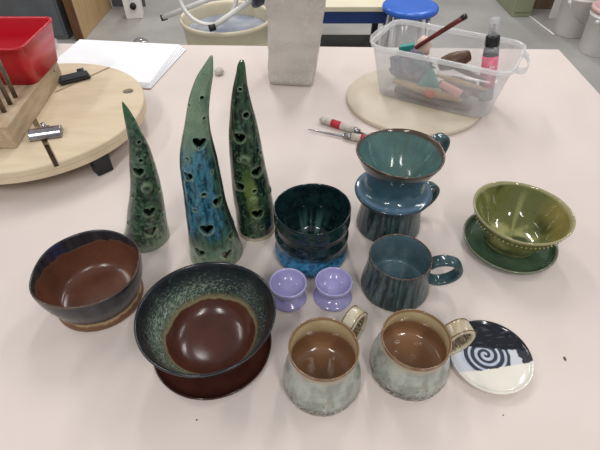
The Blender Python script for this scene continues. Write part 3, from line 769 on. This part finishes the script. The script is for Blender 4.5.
for fx, fy, rz in ((-0.426, 0.797, 45), (-0.44, 1.10, -45), (-0.77, 0.80, -45), (-0.78, 1.08, 45)):
    f_ = build('foot', box_bm(-0.018, 0.018, -0.014, 0.014, 0, 0.0421, bev=0.003), M['black'], t, smooth=False, loc=(fx - DC.x, fy - DC.y, 0))
    f_.rotation_euler = (0, 0, math.radians(rz))

DT = T + DZ
# block with bolts
t = thing('wooden_block', 'long pale wooden block with upright bolts, lying on the plywood turntable', 'wooden block', (-0.588, 0.938, DT), math.radians(4.6))
build('block', box_bm(-0.20, 0.0, -0.160, 0.160, 0, 0.050, bev=0.003), M['block'], t, smooth=False)
for k, (bx, by) in enumerate(((-0.026, -0.038), (-0.026, -0.068), (-0.026, -0.100), (-0.036, -0.122))):
    bt = build('bolt', cyl_bm((bx, by, 0.045), (bx, by, 0.148), 0.0048, n=12), M['rust'], t)
bm = bmesh.new(); bmesh.ops.create_uvsphere(bm, u_segments=16, v_segments=10, radius=0.013)
build('knob', bm, M['steel'], t, loc=(-0.052, -0.085, 0.0625))
bm = cyl_bm((0, 0, 0), (0.0015, 0, 0), 0.004, n=12)
build('nail_head', bm, M['steel'], t, loc=(-0.0005, 0.125, 0.034))
# slider clamp in the slot
t = thing('slider_clamp', 'shiny metal slider clamp in the turntable slot, beside the wooden block', 'clamp', (-0.533, 0.826, DT), math.radians(16))
bm = loft_bm([[(x, 0.0165 * math.cos(a), max(0.0, 0.0190 * math.sin(a)) if 0 < k < 12 else 0.0) for k, a in enumerate([PI * q / 12 for q in range(13)])] for x in (-0.031, -0.030, 0.030, 0.031)])
build('jaw', bm, M['steel'], t)
build('post', cyl_bm((-0.004, 0.018, 0.0), (-0.004, 0.018, 0.02), 0.005, 0.005, 12), M['steel'], t)
build('guide', box_bm(-0.007, 0.004, 0.006, 0.03, 0.0005, 0.008, bev=0.001), M['steel'], t, smooth=False)
# black clip
t = thing('clip', 'flat black plastic clip lying on the plywood turntable near the red bin', 'clip', (-0.566, 1.082, DT), math.radians(33))
build('plate', box_bm(-0.036, 0.036, -0.020, 0.020, 0.002, 0.009, bev=0.002), M['blackgloss'], t, smooth=False)
build('lip', box_bm(-0.030, 0.030, -0.016, 0.016, 0.009, 0.011), M['black'], t, smooth=False)
build('wheel', cyl_bm((0.014, 0.022, 0.0075), (0.03, 0.022, 0.0075), 0.0075, n=16), M['blackgloss'], t)
# red bin
t = thing('bin', 'red plastic bin standing on the wooden block at the left edge', 'bin', (-0.684, 1.025, DT + 0.0502), 0)
def bin_rings(o, zs):
    return [ringz(0.094 + 0.010 * z / 0.09 - o, 0.072 + 0.020 * z / 0.09 - o, 0.020, z) for z in zs]
rings = bin_rings(0, (0.0, 0.05, 0.086)) + [ringz(0.1065, 0.0945, 0.026, 0.0865), ringz(0.1065, 0.0945, 0.026, 0.09), ringz(0.1010, 0.0890, 0.022, 0.09)] + bin_rings(0.003, (0.085, 0.05, 0.003))
build('tub', loft_bm(rings), M['red'], t)
tag(build('clay_scrap', lump_bm(0.022, 0.016, 0.012, 0.3, 2, 3), pmat('pinkish_scrap', (206, 150, 150), (190, 120, 124), 60, 0.5), loc=(-0.648, 1.015, DT + 0.0662)), 'pinkish scrap lying inside the red bin', 'scrap')
tag(build('clay_scrap', lump_bm(0.02, 0.02, 0.014, 0.3, 2, 9), pmat('grey_scrap', (110, 96, 88), (90, 74, 66), 60, 0.5), loc=(-0.69, 1.00, DT + 0.0702)), 'dull grey scrap lying inside the red bin', 'scrap')

# ------------------------------------------------------------------ papers
def sheet(label, cx, cy, z, w, h, rz, mat, curl=0.0, name='paper_sheet', group=None, cat='paper'):
    bm = bmesh.new(); box_bm(-w / 2, w / 2, -h / 2, h / 2, 0.0, 0.0007, bm)
    o = build(name, bm, mat, None, False, (cx, cy, T + z))
    o.rotation_euler = (0, 0, rz)
    return tag(o, label, cat, group)
sheet('brown card sheet at the bottom of the paper pile, showing beside the turntable', -0.562, 1.328, 0.0008, 0.345, 0.285, math.radians(-8), M['kraft'], name='card_sheet', cat='card')
for k in range(5):
    sheet('white sheet under the topmost one of the fanned paper pile behind the plywood turntable' if k < 4 else 'topmost white sheet of the paper pile behind the plywood turntable',
          -0.550 - 0.004 * k, 1.330 + 0.002 * k, 0.0022 + 0.0016 * k, 0.335, 0.265, math.radians(-11 + 1.0 * k), M['paper'], 0.0, group='fanned paper pile' if k < 4 else None)
tag(build('plastic_wrap', lump_bm(0.035, 0.05, 0.014, 0.5, 3, 4), M['clearp'], loc=(-0.80, 1.425, T + 0.0155)), 'crumpled clear plastic beside the paper pile, behind the red bin', 'plastic wrap')
tag(build('clay_lump', lump_bm(0.013, 0.018, 0.0090, 0.25, 2, 5), pmat('dry_white_clay', (196, 188, 178), (178, 170, 160), 60, 0.8), loc=(-0.234, 1.262, T + 0.0080)), 'small pale clay lump on the table behind the tallest cone', 'clay')

# ------------------------------------------------------------------ bag of clay
t = thing('clay_bag', 'tall plastic-wrapped bag of grey clay at the back of the table', 'bag of clay', at(-0.021, 1.240), math.radians(-6))
rings = []
NZ = 60
for i in range(NZ + 1):
    s = i / NZ; z = 0.30 * s
    hx = 0.0635 + 0.010 * s; hy = 0.056 + 0.012 * s
    k = 1 - 0.10 * (1 - min(1, s / 0.04)) - (0.25 * step(0.93, 1.0, s))
    ring_ = []
    for x, y in rrect(hx * k, hy * k, 0.014, 10):
        n = fbm(x, y, z, 28, 3) * 0.006 + (abs(nz(x, y, z, 70, 5)) * 0.009 if s > 0.62 else abs(nz(x, y, z * 0.6, 45, 8)) * 0.004)
        l = math.hypot(x, y)
        ring_.append((x * (1 + n / l) + 0.022 * s, y * (1 + n / l), z))
    rings.append(ring_)
def subdiv_ring(r, k=4):
    out = []
    for a, b in zip(r, r[1:] + r[:1]):
        d = math.dist(a, b); m_ = 12 if d > 0.03 else 1
        out += [tuple(p + (q - p) * j / m_ for p, q in zip(a, b)) for j in range(m_)]
    return out
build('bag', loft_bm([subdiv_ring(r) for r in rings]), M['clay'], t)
bm = tube_bm([(0.020 + 0.004 * math.sin(q), -0.004, 0.292 + 0.045 * q / 6) for q in range(7)], 0.02, n=16, rf=lambda s: 1.6 - 1.3 * s + 1.0 * max(0, s - 0.6))
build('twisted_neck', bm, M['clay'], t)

# ------------------------------------------------------------------ bat, tub and tools
tag(lathe('round_bat', [(0, 0), (0.174, 0), (0.176, 0.002), (0.176, 0.010), (0.174, 0.012), (0, 0.012)], M['bat'], None, None, seg=120, rounds=0, maxd=0.5, loc=at(0.300, 1.101)),
    'round pale board on the table under the plastic tub', 'board')
TR = math.radians(-28.9); TX, TY, TZ = 0.3600, 1.110, 0.0121
t = thing('plastic_tub', 'milky clear plastic tub full of pottery tools on the round board', 'plastic tub', at(TX, TY, TZ), TR)
Hh = 0.138
def tring(z, o, rc=0.035):
    s = z / Hh
    return ringz(0.142 + 0.026 * s - o, 0.076 + 0.021 * s - o, rc, z)
rings = [ringz(0.134, 0.068, 0.03, 0.0)] + [tring(z, 0) for z in (0.006, 0.04, 0.08, 0.128)]
rings += [tring(0.126, 0.0015), tring(0.08, 0.0015), tring(0.04, 0.0015), tring(0.007, 0.0015), ringz(0.132, 0.066, 0.03, 0.0015)]
build('shell', loft_bm(rings), M['tub'], t)
rim = [tring(0.128, -0.0003, 0.036), tring(0.128, -0.005, 0.04), tring(0.137, -0.006, 0.04), tring(0.139, -0.004, 0.038), tring(0.139, 0.0012, 0.035), tring(0.1285, 0.0010, 0.035)]
build('rim', loft_bm(rim + [rim[0]], False, False), M['tub_rim'], t)
for s in (-1, 1):
    P = chaikin([(s * 0.168, -0.050, 0.130), (s * 0.182, -0.046, 0.127), (s * 0.192, -0.022, 0.121), (s * 0.192, 0.022, 0.121), (s * 0.182, 0.046, 0.127), (s * 0.168, 0.050, 0.130)], 2)
    build('handle', sweep_bm(P, (0, 0, 1), 0.016, 0.003, n=10), M['tub_rim'], t)

def loc_(x, y, z):                                     # tub frame -> world
    return (TX + x * math.cos(TR) - y * math.sin(TR), TY + x * math.sin(TR) + y * math.cos(TR), T + TZ + z)
# contents
a, b = Vector((0.383, 1.096, T + 0.219)), Vector((0.272, 1.212, T + 0.070))
t = thing('paint_brush', 'long dark red brush handle with black end, leaning out of the tub', 'brush', b)
d = a - b
build('handle', tube_bm([d * q for q in (0, 0.2, 0.5, 0.8, 0.97)], 0.0062, n=12, rf=lambda s: 0.75 + 0.3 * s), M['brushred'], t)
build('end_cap', tube_bm([d * q for q in (0.962, 0.985, 1.0, 1.004)], 0.007, n=12, rf=lambda s: 1.0 if s < 0.9 else 0.6), M['blackgloss'], t)
# spray bottle
t = thing('bottle', 'small pink-labelled bottle with black cap standing in the tub', 'bottle', (0.4810, 1.0830, T + TZ + 0.0045))
t.rotation_euler = (math.radians(-7), math.radians(-7), 0)
lathe('body', [(0, 0), (0.017, 0), (0.0185, 0.002), (0.0185, 0.124), (0.017, 0.130), (0.012, 0.134), (0.012, 0.138), (0, 0.138)], M['clearbottle'], t, None, seg=36, rounds=1, maxd=0.05)
lathe('label', [(0.0187, 0.035), (0.0191, 0.035), (0.0191, 0.112), (0.0187, 0.112)], M['pink'], t, None, seg=36, rounds=0, maxd=0.05)
bm = bmesh.new()
for k in range(5): box_bm(-0.006 + 0.0026 * k, -0.0045 + 0.0026 * k, -0.0198, -0.0190, 0.085 + 0.001 * (k % 2), 0.090, bm)
for k in range(6): box_bm(-0.007 + 0.0026 * k, -0.0058 + 0.0026 * k, -0.0198, -0.0190, 0.066, 0.069, bm)
build('label_print', bm, M['paper'], t, smooth=False)
lathe('cap', [(0, 0.134), (0.0165, 0.134), (0.0172, 0.136), (0.0165, 0.156), (0.015, 0.158), (0.006, 0.159), (0.0045, 0.165), (0.003, 0.182), (0.002, 0.184), (0, 0.184)], M['blackgloss'], t, None, seg=32, rounds=1, maxd=0.05)
lathe('overcap', [(0.0118, 0.159), (0.0124, 0.159), (0.0108, 0.196), (0.0098, 0.198), (0.0092, 0.196), (0.0112, 0.160)], M['clearp'], t, None, seg=28, rounds=0, maxd=0.05)
# things heaped in the tub
def drop(name, label, cat, bm, mat, x, y, z, rot=(0, 0, 0), smooth=True):
    o = build(name, bm, mat, None, smooth, loc_(x, y, z))
    o.rotation_euler = (rot[0], rot[1], rot[2] + TR)
    return tag(o, label, cat)
wf = lambda s: 0.55 + 0.9 * math.sin(PI * min(1, s * 0.9 + 0.08)) ** 0.7
drop('wooden_knife', 'pale wooden clay knife lying along the tub bottom behind the front wall', 'clay tool', sweep_bm([(q * 0.02 - 0.10, 0.002 * math.sin(q), 0) for q in range(10)], (0, 1, 0), 0.02, 0.011, wf=wf), M['lightwood'], -0.005, -0.054, 0.034, (0, 0.07, 0.02))
drop('wooden_paddle', 'broad brown wooden tool along the tub bottom', 'clay tool', sweep_bm([(q * 0.02 - 0.10, 0, 0) for q in range(11)], (0, 1, 0), 0.03, 0.012, wf=wf), M['darkwood'], 0.0, -0.042, 0.0125, (0, 0, -0.03))
drop('orange_tape_roll', 'bright orange tape bit in the tub near its front wall', 'tape', lump_bm(0.014, 0.006, 0.011, 0.2, 2, 3, 2), M['orange'], -0.004, -0.069, 0.036)
drop('teal_scraper', 'teal triangular plastic scraper leaning behind the tub front', 'scraper', loft_bm([[(x, yy, z) for x, z in ((-0.028, 0), (0.032, 0.004), (0.002, 0.056))] for yy in (-0.002, 0.002)]), M['teal_plastic'], -0.012, -0.066, 0.050, (0.15, 0, 0.05), False)
drop('teal_scoop', 'teal plastic scoop tip showing above the tub rim beside the brush', 'scoop', loft_bm([[(x, yy, z) for x, z in ((-0.016, -0.03), (0.022, -0.034), (0.018, 0.016), (0.004, 0.010), (-0.016, 0.002))] for yy in (-0.006, 0.006)]), M['teal_plastic'], -0.098, -0.012, 0.112, (0.2, 0.1, 0.3), False)
drop('crumpled_bag', 'crumpled grey-purple bag in the left of the tub', 'bag', lump_bm(0.052, 0.031, 0.040, 0.6, 3.0, 2, 4), M['purplebag'], -0.076, -0.012, 0.068)
drop('clay_brush', 'stubby wet dark brown wooden brush lying on the tools in the tub', 'brush', tube_bm([(q * 0.0095 - 0.038, 0, 0) for q in range(9)], 0.017, n=14, rf=lambda s: 0.45 + 0.75 * math.sin(PI * min(1, 0.12 + s * 0.78)) ** 0.8), M['darkwood'], 0.024, 0.006, 0.098, (0, -0.28, 0.62))
drop('pink_tube', 'pink handled loop tool in the tub behind the front wall', 'clay tool', tube_bm([(q * 0.008 - 0.03, 0, 0) for q in range(8)], 0.010, n=12, rf=lambda s: 0.8 + 0.3 * s), pmat('dull_pink', (206, 138, 126), (190, 120, 108), 60, 0.5), 0.046, -0.066, 0.058, (0, 0.30, 0))
drop('sponge', 'pale pink sponge bit against the tub back wall', 'sponge', lump_bm(0.020, 0.012, 0.026, 0.35, 2.2, 6), M['pinkpale'], -0.070, 0.050, 0.098)
drop('grey_rag', 'dull grey rag under the tools in the right of the tub', 'rag', lump_bm(0.052, 0.032, 0.018, 0.6, 3.2, 8, 4), pmat('muddy_rag', (124, 104, 90), (80, 64, 54), 30, 0.7, 0.5, 90, bdist=0.004), 0.052, 0.004, 0.034)
drop('wooden_stick', 'brown wooden stick tool slanting over the rag in the tub', 'clay tool', tube_bm([(q * 0.016 - 0.06, 0, 0) for q in range(9)], 0.0055, n=10, rf=lambda s: 0.6 + 0.5 * math.sin(PI * s)), M['lightwood'], 0.055, -0.030, 0.064, (0, 0.12, 0.1))
drop('wooden_stick', 'dark stick tool lying over the rag in the tub, beside the bottle', 'clay tool', tube_bm([(q * 0.014 - 0.05, 0, 0) for q in range(9)], 0.006, n=10, rf=lambda s: 0.6 + 0.5 * math.sin(PI * s)), M['darkwood'], 0.050, 0.012, 0.074, (0, 0.06, -0.25))
# two trimming tools
def tool(label, p0, p1, parts):
    d = (Vector(p1) - Vector(p0)); L = d.length
    t = thing('trimming_tool', label, 'clay tool', p0, math.atan2(d.y, d.x), 'trimming tools behind the dripper')
    return t, L
t, L = tool('trimming tool with worn white handle and red band, behind the dripper', at(0.050, 0.995), at(0.132, 0.943), None)
tz = 0.0095
build('handle', tube_bm([(L * q, 0, tz) for q in (0, 0.02, 0.08, 0.25, 0.6, 0.9, 1.0)], 0.0092, n=16, rf=lambda s: (0.45, 0.75, 0.95, 1.0, 1.0, 0.95, 0.9)[round(s * 6)]), M['handle_white'], t)
build('red_band', tube_bm([(L * q, 0, tz) for q in (0.34, 0.46, 0.60)], 0.0096, n=16), M['redtape'], t)
build('ferrule', tube_bm([(L * q, 0, tz) for q in (0.97, 1.05, 1.12)], 0.0085, n=14, rf=lambda s: 1 - 0.35 * s), M['steel'], t)
build('shaft', tube_bm([(L * q, 0, tz - 0.002) for q in (1.1, 1.4, 1.75)], 0.0028, n=8), M['steel'], t)
t, L = tool('thin-bladed knife with red-banded handle, its tip pointing left behind the dripper', at(0.020, 0.953), at(0.160, 0.903), None)
build('blade', sweep_bm([(L * q, 0, 0.006) for q in (0, 0.15, 0.35, 0.55, 0.66)], (0, 1, 0.4), 0.009, 0.0016, n=8, power=2, wf=lambda s: 0.25 + 0.85 * s), M['steel'], t)
build('ferrule', tube_bm([(L * q, 0, 0.0085) for q in (0.60, 0.66, 0.73)], 0.0078, n=14, rf=lambda s: 0.8 + 0.3 * s), M['steel'], t)
build('handle', tube_bm([(L * q, 0, 0.0092) for q in (0.72, 0.8, 1.0, 1.3, 1.42, 1.45)], 0.0090, n=16, rf=lambda s: 1.0 if s < 0.85 else 0.7), M['handle_white'], t)
build('red_band', tube_bm([(L * q, 0, 0.0092) for q in (0.87, 0.95, 1.02)], 0.0095, n=16), M['redtape'], t)
# crumbs
for x, y, s, lab in ((-0.1355, 0.256, 0.0011, 'tiny dark crumb on the table in front of the brown saucer'),
                     (0.269, 0.2625, 0.0009, 'tiny dark crumb on the table in front of the swirl saucer'),
                     (0.385, 0.345, 0.0016, 'little dark sliver on the table right of the swirl saucer')):
    o = build('clay_crumb', lump_bm(s, s * (2.2 if s > 0.0015 else 1), s * 0.6, 0.2, 2, x), M['darkwood'], None, True, at(x, y, s * 0.5)); tag(o, lab, 'crumb')

# ------------------------------------------------------------------ background on the floor
# cream barrel with slip water and a stool lying in it
t = thing('barrel', 'round cream barrel of grey water on the floor behind the table', 'barrel', (-0.383, 2.46, 0))
lathe('drum', [(0, 0.06), (0.20, 0.06), (0.204, 0.062), (0.226, 0.47), (0.238, 0.478), (0.240, 0.494), (0.234, 0.5), (0.224, 0.496), (0.220, 0.47), (0.215, 0.32), (0, 0.32)], M['cream'], t, None, seg=80, rounds=1, maxd=0.2)
build('water', cyl_bm((0, 0, 0.425), (0, 0, 0.43), 0.2170, n=64), M['water'], t, smooth=False)
lathe('base_ring', [(0, 0), (0.235, 0), (0.24, 0.006), (0.238, 0.075), (0.215, 0.085), (0.20, 0.0605), (0, 0.0605)], M['bench_cream'], t, None, seg=64, rounds=0, maxd=0.3)
seat_c = Vector((-0.285, 2.42, T - 0.20)); T1 = Vector((-0.714, 2.446, T - 0.26)); T2 = Vector((-0.425, 2.205, T - 0.222))
t = thing('stool', 'white-legged stool with dark seat lying upside down across the cream barrel', 'stool', seat_c)
axis = ((T1 + T2) / 2 - seat_c).normalized()
side = (T2 - T1); side = (side - axis * side.dot(axis)).normalized(); upv = side.cross(axis).normalized()
if upv.z < 0: upv = -upv
ua, ub = Vector((-0.352, 2.40, T - 0.12)), Vector((-0.232, 2.345, T - 0.14))
for tip, top in ((T1, ua), (T2, ub), (T1 + upv * 0.26 + side * 0.02, ua + upv * 0.17), (T2 + upv * 0.26, ub + upv * 0.17)):
    lg = build('leg', tube_bm([p - seat_c for p in (tip, tip.lerp(top, 0.5), top, top - axis * 0.05)], 0.0125, n=12), M['white'], t)
    build('foot_cap', tube_bm([p - seat_c for p in (tip + axis * 0.006, tip - axis * 0.004, tip - axis * 0.026)], 0.0152, n=12), M['black'], lg)
build('foot_ring', tube_bm([Vector((-0.444 + 0.140 * math.cos(a), 2.36 + 0.05 * math.sin(a), T - 0.112 + 0.132 * math.sin(a))) - seat_c for a in [2 * PI * k / 40 for k in range(41)]], 0.010, n=10), M['white'], t)
sc_ = (ua + ub) / 2 + upv * 0.085 - axis * 0.075
build('seat', tube_bm([sc_ - axis * q - seat_c for q in (-0.03, -0.025, 0.0, 0.02, 0.03)], 0.15, n=36, rf=lambda s: (0.9, 1.0, 1.0, 0.97, 0.85)[round(s * 4)]), M['navy'], t)

# low blue-sided bench and clutter under it
t = thing('bench', 'low bench with cream top and blue apron behind the clay bag', 'bench', (0.31, 3.06, 0))
build('benchtop', box_bm(-0.25, 0.25, -0.262, 0.26, 0.40, 0.43, bev=0.004), M['bench_cream'], t, smooth=False)
build('apron', box_bm(-0.24, 0.24, -0.25, 0.25, 0.33, 0.3999), M['blue'], t, smooth=False)
for x in (-0.215, 0.215):
    for y in (-0.225, 0.225):
        build('leg', box_bm(x - 0.02, x + 0.02, y - 0.02, y + 0.02, 0, 0.3299), M['black'], t, smooth=False)
build('shelf', box_bm(-0.23, 0.23, -0.10, 0.24, 0.06, 0.075), M['black'], t, smooth=False)
t = thing('foam_board', 'pale board leaning on the floor under the blue bench', 'board', (0.30, 2.80, 0.0))
t.rotation_euler = (math.radians(-62), 0, 0)
build('panel', box_bm(-0.15, 0.17, -0.004, 0.004, 0.0, 0.22), M['bucket'], t, smooth=False)
t = thing('foot_pedal', 'black wedge foot pedal on the floor under the blue bench', 'foot pedal', (0.42, 2.62, 0.0), math.radians(35))
build('housing', loft_bm([[(-0.06, y, 0), (0.06, y, 0), (0.06, y, 0.03), (-0.06, y, 0.07)] for y in (-0.11, 0.11)]), M['black'], t, smooth=False)
build('tread', loft_bm([[(-0.058, y, 0.0745), (0.064, y, 0.034), (0.064, y, 0.040), (-0.058, y, 0.081)] for y in (-0.10, 0.12)]), M['edge'], t, smooth=False)
tag(build('cable', tube_bm([(0.20 + 0.06 * math.cos(a), 2.62 + 0.10 * math.sin(a), 0.006 + 0.004 * k / 40) for k, a in enumerate([2.2 * PI * q / 40 for q in range(41)])], 0.0045, n=8), M['black']), 'thin dark cable loop on the floor below the blue bench', 'cable')
t = thing('crate', 'low black crate on the floor beside the clay bag, under the bench', 'crate', (0.26, 2.36, 0.0))
build('body', loft_bm([ringz(0.16, 0.08, 0.015, 0), ringz(0.17, 0.09, 0.015, 0.12), ringz(0.16, 0.08, 0.012, 0.12), ringz(0.15, 0.07, 0.012, 0.01)]), M['black'], t)

# blue stool
t = thing('stool', 'round stool with bright blue seat and grey legs behind the plastic tub', 'stool', (0.604, 2.63, 0))
lathe('seat', [(0, 0.462), (0.135, 0.462), (0.150, 0.466), (0.154, 0.48), (0.151, 0.494), (0.135, 0.500), (0.06, 0.497), (0, 0.496)], M['bluep'], t, None, seg=64, rounds=1, maxd=0.2)
for k in range(4):
    a = PI / 4 + k * PI / 2; c, s = math.cos(a), math.sin(a)
    lg = build('leg', tube_bm([(0.175 * c, 0.175 * s, 0.012), (0.15 * c, 0.15 * s, 0.25), (0.12 * c, 0.12 * s, 0.4621)], 0.013, n=12), M['chrome'], t)
    build('foot_cap', cyl_bm((0.176 * c, 0.176 * s, 0.0), (0.174 * c, 0.174 * s, 0.03), 0.016, n=12), M['black'], lg)
build('foot_ring', tube_bm([(0.155 * math.cos(2 * PI * k / 40), 0.155 * math.sin(2 * PI * k / 40), 0.17) for k in range(41)], 0.009, n=10), M['chrome'], t)
build('column', box_bm(-0.05, 0.05, -0.05, 0.05, 0.02, 0.4621, bev=0.01), M['chrome'], t, smooth=False)

# right side: green cabinet, brown board, white panel, buckets
t = thing('cabinet', 'sage green cabinet standing on the floor at the back right', 'cabinet', (1.80, 4.08, 0))
build('body', box_bm(-0.075, 0.075, -0.22, 0.22, 0, 1.1, bev=0.005), M['green'], t, smooth=False)
build('door', box_bm(-0.065, 0.065, -0.228, -0.2201, 0.04, 1.06, bev=0.003), M['green'], t, smooth=False)
tag(build('board', box_bm(-0.17, 0.17, -0.015, 0.015, 0, 0.9, bev=0.003), M['brownwood'], None, False, (2.07, 4.06, 0.0)), 'brown board standing behind the white buckets, right of the green cabinet', 'board')
tag(build('panel', box_bm(-0.035, 0.035, -0.012, 0.012, 0, 0.8, bev=0.003), M['bucket'], None, False, (2.05, 3.83, 0.0)), 'narrow white panel standing just behind the rearmost white bucket', 'panel')
tag(build('cable', tube_bm([(1.862, 3.90, 0.005), (1.88, 3.80, 0.005), (1.895, 3.65, 0.005), (1.915, 3.48, 0.005)], 0.006, n=8), M['bucket']), 'thin white cable on the floor beside the white buckets', 'cable')
def bucket(label, x, y, h, lidc, rr=0.130, z0=0.0):
    t = thing('bucket', label, 'bucket', (x, y, z0), math.radians(200), 'white buckets on the right')
    lathe('body', [(0, 0), (rr - 0.018, 0), (rr - 0.014, 0.004), (rr, h - 0.06), (rr + 0.006, h - 0.058), (rr + 0.006, h - 0.045), (rr, h - 0.043), (rr + 0.002, h - 0.02), (0, h - 0.02)], M['bucket'], t, None, seg=56, rounds=0, maxd=0.4)
    lathe('lid', [(0, h - 0.019), (rr + 0.003, h - 0.019), (rr + 0.003, h - 0.028), (rr + 0.010, h - 0.028), (rr + 0.010, h), (rr - 0.002, h + 0.002), (rr - 0.008, h - 0.008), (0, h - 0.008)], lidc, t, None, seg=56, rounds=0, maxd=0.4)
    bl = build('bail', tube_bm([((rr + 0.008) * math.cos(a), (rr + 0.008) * math.sin(a), h - 0.075 - 0.13 * abs(math.sin((a - 0.15) / (PI - 0.3) * PI)) ** 0.9) for a in [0.15 + (PI - 0.3) * k / 24 for k in range(25)]], 0.003, n=6), M['chrome'], t)
    for a in (0.15, PI - 0.15):
        build('ear', cyl_bm(((rr - 0.006) * math.cos(a), (rr - 0.006) * math.sin(a), h - 0.075), ((rr + 0.010) * math.cos(a), (rr + 0.010) * math.sin(a), h - 0.075), 0.014, n=14), M['bucket'], bl)
    return t
bucket('white bucket with white lid, rearmost of the white buckets', 2.05, 3.53, 0.315, M['bucket'])
bucket('white bucket with pink lid and wire handle, middle of the three', 2.095, 3.19, 0.30, M['pinklid'])
bucket('white bucket on a black dolly, nearest the table on the right', 2.235, 2.90, 0.40, M['pinklid'], z0=0.09)
t = thing('dolly', 'black wheeled dolly under the nearest white bucket', 'dolly', (2.235, 2.90, 0))
lathe('deck', [(0, 0.062), (0.145, 0.062), (0.15, 0.065), (0.15, 0.088), (0.145, 0.09), (0, 0.09)], M['black'], t, None, seg=40, rounds=0, maxd=0.5)
for k in range(4):
    a = math.radians(20 + 90 * k); c, s = math.cos(a), math.sin(a)
    cs = build('caster', cyl_bm((0.145 * c - 0.012 * s, 0.145 * s + 0.012 * c, 0.028), (0.145 * c + 0.012 * s, 0.145 * s - 0.012 * c, 0.028), 0.028, n=20), M['black'], t)
    build('fork', cyl_bm((0.145 * c, 0.145 * s, 0.03), (0.145 * c, 0.145 * s, 0.064), 0.016, n=14), M['steel'], cs)

# left side: cabinets and boards, white box, plastic ball
t = thing('locker', 'dark grey metal locker behind the red bin', 'locker', (-1.93, 3.65, 0))
build('body', box_bm(-0.30, 0.215, -0.25, 0.25, 0, 1.3, bev=0.004), M['grey'], t, smooth=False)
build('door', box_bm(-0.285, 0.20, -0.258, -0.2501, 0.03, 1.27, bev=0.002), M['grey'], t, smooth=False)
t = thing('cabinet', 'tan wooden cabinet at the far left behind the red bin', 'cabinet', (-2.70, 3.30, 0))
build('body', box_bm(-0.45, 0.40, -0.25, 0.25, 0, 1.2, bev=0.004), M['tan'], t, smooth=False)
build('door', box_bm(-0.43, 0.38, -0.262, -0.2501, 0.05, 1.16, bev=0.002), M['tan'], t, smooth=False)
t = thing('standing_board', 'tall tan board with dark edge standing behind the paper pile', 'board', (-1.63, 3.74, 0))
build('face', box_bm(-0.02, 0.032, -0.35, 0.35, 0, 1.2, bev=0.002), M['tan'], t, smooth=False)
build('front_edge', box_bm(-0.024, 0.034, -0.366, -0.3502, 0, 1.2), M['edge'], t, smooth=False)
t = thing('control_box', 'upright white box with dark knobs on the floor left of the barrel', 'control box', (-1.345, 3.88, 0), math.radians(10))
build('body', box_bm(-0.065, 0.065, -0.06, 0.06, 0, 0.5, bev=0.005), M['bucket'], t, smooth=False)
for z in (0.10, 0.20):
    build('knob', cyl_bm((0.01, -0.0601, z), (0.01, -0.085, z), 0.024, n=20), M['black'], t)
tag(build('crumpled_wrap', lump_bm(0.055, 0.05, 0.045, 0.4, 3, 7), clear('crinkled_clear_plastic', (160, 162, 164), 0.5, 0.1, 0.25), loc=(-1.115, 3.19, 0.05)), 'crumpled clear plastic wrap on the grey floor left of the barrel', 'plastic wrap')
tag(build('grey_board', box_bm(-0.14, 0.14, -0.01, 0.01, 0, 0.5), M['grey'], None, False, (-1.46, 4.12, 0)), 'grey board behind the white control box, right of the tan board', 'board')

# ------------------------------------------------------------------ light: fluorescent fittings of the room, plus added fill lamps
def lamp(x, y, w, h, e, rz=0.0, z=2.75, c=(1.0, 0.975, 0.95)):
    l = bpy.data.lights.new('fluorescent_or_fill_lamp', 'AREA'); l.shape = 'RECTANGLE'; l.size = w; l.size_y = h; l.energy = e; l.color = c
    o = bpy.data.objects.new('fluorescent_or_fill_lamp', l); COL.objects.link(o); o.location = (x, y, z); o.rotation_euler = (0, 0, rz)
    return o
lamp(-0.40, 2.6, 0.16, 1.2, 21.5)
lamp(0.70, 2.6, 0.16, 1.2, 21.5)
lamp(-1.9, 1.2, 0.16, 1.2, 14)
lamp(2.0, 1.2, 0.16, 1.2, 18)
lamp(-1.2, 4.6, 0.16, 1.2, 21.5)
lamp(1.6, 4.6, 0.16, 1.2, 21.5)
lamp(-0.8, -1.2, 0.16, 1.2, 27)  # fill lamp added behind the camera to brighten front-facing sides
lamp(0.8, -1.2, 0.16, 1.2, 27)  # second added fill lamp, likewise out of view
w = bpy.data.worlds.new('room_light'); SC.world = w; w.use_nodes = True
bg = w.node_tree.nodes['Background']; bg.inputs['Color'].default_value = (0.95, 0.97, 1.0, 1); bg.inputs['Strength'].default_value = 0.36

SC.view_settings.view_transform = 'Standard'; SC.view_settings.look = 'None'
SC.view_settings.exposure = 0.0; SC.view_settings.gamma = 1.0; SC.view_settings.use_curve_mapping = False
